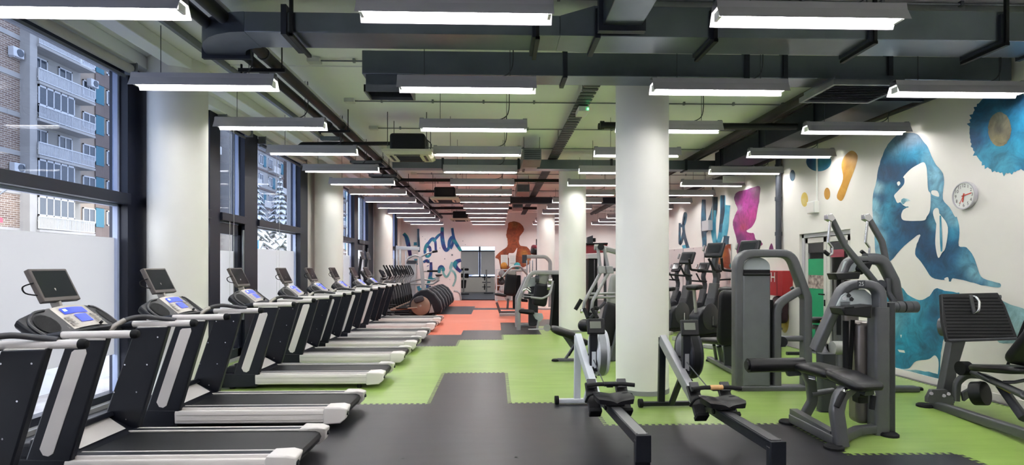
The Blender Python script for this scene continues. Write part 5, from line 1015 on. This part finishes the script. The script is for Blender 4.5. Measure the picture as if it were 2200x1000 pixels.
# ================================================================== chest press behind the big column
mat('frame_silver', '#a2a3a4', .38, metal=.5, var=.04); mat('frame_pale', '#b4b6b8', .45, metal=.2)
t = thing('chest_press_machine', 'grey chest press with long bent levers just left of the big column', 'gym machine', (1.7, 9.8, 0)); Y = 9.8
frm(t, 'base_tube', [(1198, 776, 9.7), (1345, 776, 9.7)], .09, .1); frm(t, 'base_tube', [(1300, 808, 8.7), (1345, 808, 8.7)], .06, .08); frm(t, 'base_rail', [(1335, 776, 9.7), (1335, 806, 8.75)], .08, .08, up=(0, 0, 1))
frm(t, 'seat_post', [(1214, 773, 9.7), (1243, 730, 9.7)], .05, .06); frm(t, 'seat_tube', [(1222, 765, 9.66), (1236, 742, 9.66)], .035, .04, 'rubber_black')
slab(t, 'seat_gusset', [(1205, 718), (1240, 726), (1250, 735), (1248, 750), (1236, 754), (1226, 748)], 9.7, .05, 'machine_grey')
pad(t, 'seat', (1184, 706, 9.7), (1240, 724, 9.7), .40, .13, ends=.14); pad(t, 'thigh_pad', (1228, 732, 9.65), (1262, 736, 9.65), .3, .12); cylp(t, 'hinge_disc', (1175, 705, 9.62), (1176, 705, 9.78), .06, 'leather_grey')
pad(t, 'backrest', (1305, 745, 9.75), (1326, 650, 9.8), .42, .16, up=(0, 1, 0)); pad(t, 'head_pad', (1322, 660, 9.8), (1332, 592, 9.8), .34, .15, 'leather_grey', up=(0, 1, 0)); pad(t, 'knee_roller', (1248, 700, 9.7), (1272, 700, 9.5), .22, .22)
frm(t, 'back_tube', [(1322, 775, 9.9), (1345, 640, 9.9)], .08, .08); frm(t, 'back_tube', [(1312, 770, 9.6), (1336, 660, 9.6)], .05, .05); slab(t, 'foot_gusset', [(1312, 745), (1334, 740), (1336, 776), (1312, 776)], 9.6, .03, 'machine_grey')
for k, dx in ((0, 0), (1, 17)):
    l = frm(t, 'press_lever', [(1284 + dx * .8, 532, 9.4), (1291 + dx, 585, 9.4), (1256 + dx, 648, 9.35), (1253 + dx, 672, 9.35)], .055, .05, 'frame_silver', fil=.14)
    cylp(l, 'hand_grip', (1236 + dx * 2.4, 666 - 4 * k, 9.2), (1249 + dx * 2.2, 644 + 20 * k, 9.2), .033, 'grip_foam'); cylp(l, 'grip_end', (1247 + dx * 2.2, 669, 9.2), (1251 + dx * 2.2, 669, 9.2), .035, 'chrome'); slab(l, 'lever_bracket', [(1285 + dx, 572), (1300 + dx, 572), (1302 + dx, 588), (1287 + dx, 588)], 9.33, .1, 'frame_silver')
    cylp(l, 'lower_grip', (1255 + dx, 664, 9.3), (1263 + dx * 1.2, 684, 9.2), .03, 'grip_foam')
frm(t, 'top_beam', [(1288, 531, 9.45), (1345, 548, 9.6)], .09, .09, 'frame_silver'); cylp(t, 'pivot_cap', (1291, 531, 9.3), (1291, 531, 9.5), .055, 'black_plastic'); cylp(t, 'pivot_sleeve', (1277, 532, 9.45), (1286, 532, 9.45), .05, 'leather_grey')
for y in (630, 638): tb(t, 'cross_rod', [(1266, y + 2, 9.6), (1345, y, 9.8)], .022, 'frame_silver')
tb(t, 'linkage', [(1316, 580, 9.4), (1345, 578, 9.5)], .03, 'machine_dark'); frm(t, 'link_arm', [(1300, 650, 9.5), (1262, 690, 9.4)], .05, .05, 'machine_dark')
for p in ((1.05, 9.7, 0), (2.2, 9.72, 0)): foot(t, p, .07)

# ================================================================== machines in the middle distance
t = thing('seated_row_machine', 'silver seated press machine standing on the black mat before the second column', 'gym machine', (1.2, 14.6, 0)); Y = 14.5
frm(t, 'main_frame', [(1114, 714, Y), (1114, 645, Y), (1137, 594, Y), (1145, 586, Y), (1202, 586, Y)], .11, .1, 'frame_silver', fil=.25); frm(t, 'main_frame', [(1110, 704, 15.2), (1110, 640, 15.2), (1130, 596, 15.2)], .09, .09, 'frame_silver', fil=.2)
frm(t, 'base_tube', [(1135, 710, 14.6), (1190, 709, 14.6)], .08, .12, 'frame_silver'); frm(t, 'base_tube', [(1110, 700, 15.2), (1150, 698, 15.2)], .08, .1, 'frame_silver')
pad(t, 'seat', (1113, 668, 14.6), (1148, 672, 14.6), .38, .11); slab(t, 'seat_gusset', [(1143, 672), (1165, 674), (1168, 684), (1160, 692), (1150, 686)], 14.6, .05, 'plate_pale'); frm(t, 'seat_post', [(1157, 690, 14.6), (1154, 708, 14.6)], .06, .06, 'frame_silver')
pad(t, 'backrest', (1158, 658, 14.6), (1166, 608, 14.6), .38, .14, up=(0, 1, 0)); pad(t, 'head_pad', (1163, 612, 14.6), (1169, 584, 14.6), .3, .13, 'leather_grey', up=(0, 1, 0))
for dy, dd in ((0, 0), (5, .7)):
    a = frm(t, 'swing_arm', [(1124, 638 - dy, 14.2 + dd), (1165, 642 - dy, 14.2 + dd), (1182, 634 - dy, 14.25 + dd), (1188, 604 - dy, 14.3 + dd)], .055, .05, 'frame_silver', fil=.2); tb(a, 'grip_loop', [(1124, 640 - dy, 14.2 + dd), (1122, 626 - dy, 14.2 + dd), (1131, 621 - dy, 14.2 + dd), (1140, 628 - dy, 14.2 + dd)], .022, 'chrome', .06); cylp(a, 'hand_grip', (1126, 640 - dy, 14.1 + dd), (1140, 641 - dy, 14.1 + dd), .03, 'grip_foam')
for q, (px, py) in enumerate(((1178, 604), (1175, 617), (1150, 600))): cylp(t, 'pulley', (px, py, 14.5), (px + 8, py, 14.5), .09, 'chrome' if q < 2 else 'machine_dark')
slab(t, 'cam_plate', [(1128, 600), (1150, 595), (1152, 615), (1132, 618)], 14.7, .05, 'plate_pale'); slab(t, 'stack_shroud', [(1136, 612), (1156, 612), (1156, 700), (1136, 700)], 15.0, .3, 'machine_dark', .02); slab(t, 'weight_stack', [(1186, 590), (1202, 590), (1202, 710), (1186, 710)], 14.9, .25, 'rubber_black')
frm(t, 'brace', [(1190, 610, 14.7), (1182, 705, 14.7)], .06, .06, 'machine_dark')
t = thing('seated_curl_machine', 'grey seated machine with curved overhead arm beside the white ball rack', 'gym machine', (.7, 18.2, 0)); Y = 18
frm(t, 'tower_frame', [(1128, 552, 18.4), (1172, 552, 18.4), (1182, 562, 18.4), (1182, 660, 18.4)], .12, .1, 'frame_silver', fil=.2); slab(t, 'weight_stack', [(1102, 592), (1119, 592), (1119, 664), (1102, 664)], 18.2, .3, 'rubber_black', .02)
frm(t, 'base_tube', [(1073, 677, 18), (1112, 676, 18)], .1, .12, 'frame_silver'); frm(t, 'base_tube', [(1075, 671, 18.8), (1112, 671, 18.8)], .07, .1); frm(t, 'foot_tube', [(1067, 650, 18.2), (1075, 674, 18.2)], .08, .06, 'machine_grey')
pad(t, 'seat', (1063, 632, 18), (1088, 636, 18), .38, .09); frm(t, 'seat_post', [(1092, 642, 18), (1090, 664, 18)], .07, .06); slab(t, 'seat_gusset', [(1082, 636), (1098, 636), (1098, 645), (1088, 648)], 18, .05, 'plate_pale'); pad(t, 'backrest', (1094, 636, 18), (1099, 588, 18), .38, .12, up=(0, 1, 0)); pad(t, 'head_pad', (1098, 598, 18), (1100, 581, 18), .3, .1, 'leather_grey', up=(0, 1, 0))
tb(t, 'overhead_arm', [(1074, 602, 17.6), (1098, 575, 17.6), (1116, 571, 17.7), (1134, 592, 17.9)], .035, 'frame_silver', .25); tb(t, 'grip_sleeve', [(1073, 604, 17.6), (1080, 596, 17.6)], .045, 'grip_foam'); frm(t, 'top_tube', [(1100, 582, 18), (1130, 581, 18)], .08, .08, 'frame_silver')
for q in range(3): frm(t, 'guide_rod', [(1132 + q * 6, 560, 18.3), (1132 + q * 6, 600, 18.3)], .04, .04, 'chrome')
slab(t, 'cam_cover', [(1122, 548), (1132, 548), (1132, 566), (1122, 566)], 18.3, .1, 'machine_dark'); slab(t, 'lower_pad', [(1120, 642), (1134, 644), (1134, 650), (1120, 649)], 18, .2, 'leather_black', .02)

# --- tall cable tower behind the second column
t = thing('cable_tower', 'black cable tower with a dark red top beam between the columns', 'gym machine', (3.7, 17.5, 0))
slab(t, 'stack_shroud', [(1264, 556), (1284, 556), (1284, 690), (1264, 690)], 16.5, .5, 'rubber_black', .02); slab(t, 'stack_top', [(1263, 546), (1285, 546), (1285, 556), (1263, 556)], 16.45, .6, 'frame_pale')
slab(t, 'top_beam', [(1236, 527), (1305, 525), (1305, 543), (1236, 546)], 16.8, .12, mat('beam_red', '#7a2027', .5)); slab(t, 'top_rail', [(1236, 523), (1306, 522), (1306, 526), (1236, 527)], 16.75, .2, 'rubber_black')
slab(t, 'pulley_box', [(1262, 510), (1274, 506), (1274, 524), (1262, 524)], 16.7, .2, 'machine_dark'); slab(t, 'pulley_box', [(1274, 512), (1280, 512), (1280, 520), (1274, 520)], 16.7, .2, 'rubber_black'); frm(t, 'post', [(1300, 545, 16.8), (1300, 690, 16.8)], .08, .08, 'machine_dark'); frm(t, 'cable', [(1277, 558, 16.5), (1277, 640, 16.5)], .01, .01, 'chrome'); frm(t, 'post', [(1240, 545, 16.85), (1240, 690, 16.85)], .08, .08, 'machine_dark')
t = thing('red_bag_station', 'dark red rounded pads on a stand beside the farthest column', 'gym machine', (2.0, 23, 0))
pad(t, 'punch_pad', (1151, 548, 23), (1155, 528, 23), .5, .5, mat('pad_red', '#6d1c2c', .6), up=(0, 1, 0)); pad(t, 'punch_pad', (1147, 548, 22.8), (1149, 534, 22.8), .3, .3, 'leather_black', up=(0, 1, 0)); frm(t, 'post', [(1154, 520, 23.1), (1154, 654, 23.1)], .1, .1, 'machine_dark'); slab(t, 'head_box', [(1152, 514), (1160, 514), (1160, 522), (1152, 522)], 23, .2, 'rubber_black'); new('base', MB().box(1.5, 2.2, 22.8, 23.5, 0, .06), 'rubber_black', t)
for k in range(5):
    z = 1.05 + k * .38; p = aY(1198.5, 560, 15.3)
# --- white ball rack
t = thing('ball_rack', 'white ball rack against the back wall under the notices', 'rack', (.6, 26.6, 0)); rx0, rx1, ry0, ry1 = .06, 1.25, 26.45, 26.95
for x in (rx0, rx1):
    for y in (ry0, ry1): new('post', MB().box(x - .03, x + .03, y - .03, y + .03, 0, 1.5), 'sash_white', t)
for z in (.35, .72, 1.1, 1.48):
    s = new('shelf', MB().box(rx0, rx1, ry0, ry0 + .03, z, z + .04).box(rx0, rx1, ry1 - .03, ry1, z, z + .04), 'sash_white', t)
    for x in (rx0, rx1): new('side_rail', MB().box(x - .015, x + .015, ry0, ry1, z, z + .04), 'sash_white', s)
new('foot', MB().box(rx0 - .05, rx0 + .05, 26.3, 27.0, 0, .05), 'sash_white', t); new('foot', MB().box(rx1 - .05, rx1 + .05, 26.3, 27.0, 0, .05), 'sash_white', t)
for k, (x, z, col, lb) in enumerate(((.42, 1.52, '#b8802f', 'orange brown ball on top of the white rack'), (.32, 1.14, '#8d8f92', 'grey ball on the upper shelf of the rack, left end'), (.72, 1.14, '#5c4a40', 'brown ball on the upper shelf of the rack'), (.3, .76, '#3a3a40', 'black ball on the middle shelf of the rack, left end'), (.66, .76, '#a2a3a6', 'pale grey ball on the middle shelf of the rack'), (1.04, .76, '#6d2c2c', 'dark red ball on the middle shelf of the rack'), (.35, .39, '#b9bbbe', 'white grey ball on the lowest shelf, left end'), (.8, .39, '#44464c', 'dark ball on the lowest shelf of the rack'), (1.05, 1.52, '#2f8f96', 'turquoise ball on top of the rack at its right end'))):
    r = .165; b = thing('exercise_ball', lb, 'ball', (x, 26.7, z), 'balls on the rack'); m = mat('ball_%d' % k, col, .6, bump=.1, bscale=90)
    new('body', MB().ball((x, 26.7, z + r), r, n=18, m=12), m, b); new('seam', MB().lathe([(r + .001, -.004), (r + .001, .004)], 24, (x, 26.7, z + r), 'x'), 'rubber_black', b)

# ================================================================== cross trainers along the window
mat('bronze', '#8f7a6c', .4, metal=.5); mat('ct_silver', '#9b9a9a', .4, metal=.4)
def make_trainer():
    t = thing('cross_trainer', 'x', 'cross trainer', (0, 0, 0), 'cross trainers by the windows', local=True)
    new('base', MB().sweep([(-1.0, 0, .05), (.95, 0, .05)], .12, .09), 'tm_black', t); new('cross_foot', MB().box(-1.05, -.95, -.32, .32, 0, .08), 'tm_black', t, bevel=.01); new('cross_foot', MB().box(.88, .98, -.32, .32, 0, .08), 'tm_black', t, bevel=.01)
    c = []
    for u, z in ((.12, .12), (.13, .46), (.28, .72), (.5, .88), (.72, .9), (.95, .76), (1.14, .5), (1.2, .25), (1.15, .1), (.6, .06)): c.append((u, z))
    new('drive_cover', MB().prism(c, 'y', -.2, .2), 'tm_black', t, bevel=.05, seg=3)
    for s in (-1, 1):
        new('flywheel', MB().lathe([(.02, s * .215), (.29, s * .215), (.32, s * .2), (.32, s * .1)], 30, (.5, 0, .36), 'y'), 'bronze', t); new('hub', MB().cyl((.5, s * .21, .36), (.5, s * .235, .36), .035, 12), 'ct_silver', t)
        new('crank_cover', MB().pad([(.3, s * .26, .52), (.62, s * .26, .62)], .1, .2, (0, 0, 1)), 'tm_grey', t)
        new('side_plate', MB().prism([(.78, .12), (.95, .14), (.86, .42)], 'y', min(s*.2, s*.205), max(s*.2, s*.205)), 'ct_silver', t)
        new('pedal_arm', MB().tube([(.5 + .1 * s, s * .27, .42 + .12 * s), (-.1, s * .26, .26), (-.62, s * .25, .2)], .03, 8, fil=.1), 'bronze', t); new('pedal', MB().box(-.28, .1, min(s*.18, s*.36), max(s*.18, s*.36), .27, .31), 'rubber_black', t, bevel=.015)
        new('swing_link', MB().tube([(-.62, s * .25, .2), (-.66, s * .27, .6), (-.74, s * .27, .95)], .045, 10, fil=.1), 'tm_grey', t); new('swing_boot', MB().pad([(-.6, s * .26, .16), (-.66, s * .27, .5)], .1, .14, (0, 1, 0)), 'rubber_black', t)
        h = new('moving_handle', MB().tube([(-.74, s * .27, .95), (-.66, s * .28, 1.15), (-.52, s * .27, 1.28), (-.60, s * .25, 1.50), (-.70, s * .22, 1.68)], .02, 10, fil=.1), 'ct_silver', t); new('grip', MB().tube([(-.54, s * .265, 1.33), (-.60, s * .25, 1.50), (-.705, s * .22, 1.69)], .027, 8, fil=.1), 'grip_foam', h)
        new('fixed_handle', MB().tube([(-.76, 0, 1.2), (-.62, s * .14, 1.25), (-.52, s * .15, 1.33)], .018, 8, fil=.05), 'grip_foam', t)
    new('mast', MB().sweep([(-.95, 0, .08), (-.86, 0, .8), (-.80, 0, 1.3)], .09, .12, (0, 1, 0), fil=.2), 'ct_silver', t); new('mast_cover', MB().pad([(-.98, 0, .06), (-.9, 0, .6)], .26, .3, (0, 1, 0)), 'tm_black', t)
    co = new('console', MB().obox((-.78, 0, 1.42), (.08, .36, .28), ry=-.5), 'tm_black', t, bevel=.03); new('display', MB().obox((-.737, 0, 1.445), (.01, .24, .12), ry=-.5), 'tv_screen', co); new('bottle_shelf', MB().box(-.8, -.66, -.14, .14, 1.22, 1.26), 'black_plastic', t, bevel=.01)
    return t
ct_ = make_trainer(); index_kids(ct_)
for k in range(6):
    o = ct_ if k == 0 else copy_tree(ct_); o.location = (-2.95, 18.6 + k * 1.03, 0); o['label'] = 'black cross trainer with bronze flywheel, %s of the six by the windows' % (['nearest', 'second', 'third', 'fourth', 'fifth', 'farthest'][k])
for k, y in enumerate((16.95, 17.7)):
    t = thing('stair_stepper', ['black stair stepper with a tall screen mast, nearer the treadmills', 'black stair stepper with a tall screen mast, nearer the cross trainers'][k], 'stepper', (-3.7, y, 0), 'steppers')
    x = -3.75; new('base', MB().box(x - .3, x + .7, y - .33, y + .33, 0, .1), 'tm_black', t, bevel=.02); new('housing', MB().prism([(x - .35, .08), (x - .3, .7), (x - .1, .85), (x + .3, .35), (x + .6, .08)], 'y', y - .22, y + .22), 'tm_black', t, bevel=.03)
    for s in (-1, 1): new('pedal', MB().box(x + .15, x + .6, y + s * .16 - .08, y + s * .16 + .08, .3 + .1 * s, .34 + .1 * s), 'rubber_black', t, bevel=.015); new('side_rail', MB().tube([(x - .15, y + s * .3, .2), (x - .2, y + s * .32, 1.0), (x + .35, y + s * .32, 1.05)], .02, 8, fil=.15), 'tm_grey', t)
    new('mast', MB().sweep([(x - .3, y, .6), (x - .35, y, 1.45), (x - .28, y, 1.95)], .08, .06, (0, 1, 0), fil=.1), 'tm_black', t); new('console', MB().obox((x - .2, y, 1.4), (.08, .34, .26), ry=-.6), 'tm_black', t, bevel=.02); s_ = new('television', MB().obox((x - .24, y, 1.98), (.04, .32, .24), ry=-.25), 'tv_frame', t, bevel=.008); new('screen', MB().obox((x - .217, y, 1.985), (.004, .28, .19), ry=-.25), 'tv_screen', s_)
# --- pale cable machine and arm machine in the far left corner
t = thing('cable_machine', 'pale grey cable machine with a top beam under the lettering', 'gym machine', (-4.1, 25.2, 0)); Y = 25
for a in ((853, 528), (860, 534)): frm(t, 'post', [(a[0], 642, Y), (a[0], a[1], Y)], .09, .09, 'frame_pale')
frm(t, 'top_beam', [(851, 533, Y), (901, 535, Y)], .16, .12, 'frame_pale'); frm(t, 'post', [(872, 540, Y), (872, 640, Y)], .06, .06, 'frame_pale'); slab(t, 'stack_shroud', [(874, 566), (893, 566), (893, 645), (874, 645)], 24.6, .35, 'frame_pale', .02); slab(t, 'shroud_top', [(873, 560), (894, 560), (894, 567), (873, 567)], 24.55, .4, 'machine_dark'); new('base', MB().box(-4.5, -3.5, 24.7, 25.4, 0, .07), 'frame_pale', t)
t = thing('shoulder_press_machine', 'silver arm machine with thin curved handles before the lettering', 'gym machine', (-2.9, 23.6, 0)); Y = 24.3
frm(t, 'column', [(903, 552, Y), (908, 600, Y), (912, 640, Y)], .16, .12, 'frame_pale'); frm(t, 'base', [(895, 648, Y), (960, 648, Y)], .1, .5, 'machine_dark')
tb(t, 'upper_arm', [(872, 564, Y), (876, 556, Y), (892, 548, Y), (903, 553, Y)], .04, 'frame_silver', .3); tb(t, 'upper_arm', [(903, 553, Y), (918, 545, Y), (938, 540, Y)], .04, 'frame_silver', .3); tb(t, 'hand_grip', [(929, 542, Y), (940, 540, Y)], .05, 'grip_foam')
tb(t, 'lower_arm', [(873, 608, Y), (906, 600, Y), (932, 604, Y), (942, 594, Y)], .04, 'frame_silver', .2); tb(t, 'lower_arm', [(873, 611, Y), (930, 611, Y), (944, 602, Y)], .04, 'frame_silver', .2); tb(t, 'hand_grip', [(918, 583, Y), (940, 583, Y)], .045, 'grip_foam'); tb(t, 'middle_arm', [(903, 584, Y), (925, 583, Y)], .03, 'frame_silver')
slab(t, 'seat', [(934, 590), (950, 590), (947, 594), (937, 595)], 24.0, .4, 'leather_black', .03); slab(t, 'seat_post', [(937, 595), (945, 595), (942, 604), (936, 602)], 24.1, .2, 'frame_pale')
frm(t, 'curved_bench', [(975, 626, 25), (987, 628, 25), (990, 640, 25), (990, 645, 25)], .07, .3, 'frame_silver', fil=.3)
# --- benches in the far room
t = thing('gym_bench', 'dark padded bench frame in the room beyond the doorway', 'gym machine', (-2.1, 33.2, 0)); Y = 33
for (a, b, c, d) in ((990, 577, 995, 582), (998, 577, 1007, 582), (990, 588, 995, 597), (998, 588, 1007, 598)): slab(t, 'roller_pad', [(a, b), (c, b), (c, d), (a, d)], Y, .2, 'leather_black', .04)
slab(t, 'backrest', [(991, 602), (1002, 602), (1000, 620), (991, 620)], Y, .2, 'leather_black', .04); frm(t, 'post', [(996, 575, Y), (996, 632, Y)], .08, .08, 'frame_silver'); frm(t, 'base', [(990, 632, Y), (1008, 632, Y)], .08, .4, 'machine_dark')
t = thing('weight_rack', 'slim weight rack with crossbars beyond the doorway', 'rack', (-.6, 34.2, 0)); Y = 34
frm(t, 'post', [(1045, 580, Y), (1045, 630, Y)], .1, .1, 'frame_silver'); 
for y in (597, 607, 617): frm(t, 'peg', [(1036, y, Y), (1054, y, Y)], .05, .05, 'machine_dark')
for y in (597, 617): cylp(t, 'plate', (1040, y, Y - .1), (1042, y, Y - .1), .18, 'rubber_black')
frm(t, 'base', [(1040, 630, Y), (1060, 630, Y)], .06, .4, 'machine_dark')

# ================================================================== exercise bikes on the right
def make_bike():
    t = thing('exercise_bike', 'x', 'exercise bike', (0, 0, 0), 'exercise bikes before the mirrors', local=True)
    # the rider faces +y; body along y
    new('base', MB().sweep([(0, -.55, .06), (0, .5, .06)], .12, .08), 'tm_black', t)
    for y in (-.55, .5): new('cross_foot', MB().box(-.28, .28, y - .05, y + .05, 0, .07), 'ct_silver', t, bevel=.01)
    new('body', MB().prism([(-.38, .1), (-.35, .45), (-.22, .55), (.1, .60), (.25, .9), (.38, .9), (.45, .5), (.45, .1)], 'x', -.11, .11), 'tm_black', t, bevel=.03, seg=3)
    new('side_cover', MB().lathe([(.02, -.135), (.2, -.135), (.24, -.11)], 26, (0, 0, .42), 'x'), 'tm_grey', t); new('side_cover', MB().lathe([(.02, .135), (.2, .135), (.24, .11)], 26, (0, 0, .42), 'x'), 'tm_grey', t)
    for s in (-1, 1): c = new('crank', MB().obox((s * .15, .0, .42 - s * .08), (.02, .03, .18)), 'chrome', t); new('pedal', MB().box(min(s*.16, s*.26), max(s*.16, s*.26), -.05, .06, .42 - s * .17 - .015, .42 - s * .17 + .015), 'rubber_black', c, bevel=.006)
    new('seat_post', MB().cyl((0, -.28, .5), (0, -.34, .9), .03, 12), 'ct_silver', t); new('saddle', MB().pad([(0, -.46, .94), (0, -.2, .96)], .24, .09), 'leather_black', t)
    new('mast', MB().sweep([(0, .30, .85), (0, .36, 1.12), (0, .28, 1.36), (0, .36, 1.6)], .1, .09, (1, 0, 0), fil=.15), 'machine_dark', t)
    co = new('console', MB().obox((0, .30, 1.62), (.36, .07, .30), rx=-.45), 'tm_black', t, bevel=.03); new('display', MB().obox((0, .262, 1.645), (.24, .006, .15), rx=-.45), 'tv_screen', co); new('console_ear', MB().obox((-.2, .26, 1.66), (.03, .05, .12), rx=-.45), 'ct_silver', co, bevel=.01)
    for s in (-1, 1): new('handlebar', MB().tube([(0, .32, 1.22), (s * .2, .2, 1.24), (s * .24, -.1, 1.26), (s * .2, -.2, 1.46)], .022, 8, fil=.08), 'grip_foam', t)
    tr = new('holed_panel', MB().prism([(.12, .55), (.22, .55), (.34, 1.0), (.24, 1.02)], 'x', -.09, .09), 'tm_grey', t, bevel=.02)
    for q in range(3): new('panel_hole', MB().obox((0, .17 + q * .035, .66 + q * .12), (.07, .012, .07), rx=-.26), 'rubber_black', tr, bevel=.01)
    return t
bk = make_bike(); index_kids(bk)
BK = [(5.0, 11.3, -.95, 1.25, 'exercise bike half hidden right behind the grey shroud machine'), (4.75, 12.5, -.95, 1.25, 'exercise bike with a raised tilted console, left of the grey shroud'), (4.6, 13.9, -1.0, 1.15, 'exercise bike third back from the grey shroud machine'), (4.3, 15.0, -1.1, 1.0, 'exercise bike by the big column edge before the mirrors'), (5.55, 15.3, -1.1, 1.0, 'exercise bike nearest the mirrors and brush letters'), (5.35, 17.0, -1.1, 1.0, 'farthest exercise bike on the right before the mirrors')]
for k, (x, y, rz, sc_, lb) in enumerate(BK):
    o = bk if k == 0 else copy_tree(bk); o.location = (x, y, 0); o.rotation_euler = (0, 0, rz); o.scale = (sc_, sc_, sc_); o['label'] = lb
# small dumbbell rack by the wall
t = thing('dumbbell_rack', 'low dumbbell rack standing against the wall before the door', 'rack', (5.7, 11.9, 0))
for y in (11.3, 12.4): new('leg', MB().box(5.55, 5.95, y - .03, y + .03, 0, .06).box(5.72, 5.78, y - .03, y + .03, 0, .75), 'machine_dark', t)
for z in (.35, .7): new('shelf', MB().box(5.62, 5.88, 11.27, 12.43, z, z + .04), 'machine_dark', t)
for k in range(4):
    y = 11.42 + k * .28; b = thing('dumbbell', 'dark dumbbell on the top shelf of the low rack, %s from the pipe' % ['first', 'second', 'third', 'fourth'][k], 'dumbbell', (5.75, y, .74), 'dumbbells on the rack')
    new('bar', MB().cyl((5.62, y, .80), (5.88, y, .80), .016, 10), 'chrome', b)
    for s in (-1, 1): new('head', MB().cyl((5.75 + s * .07, y, .80), (5.75 + s * .13, y, .80), .06, 14), 'rubber_black', b)
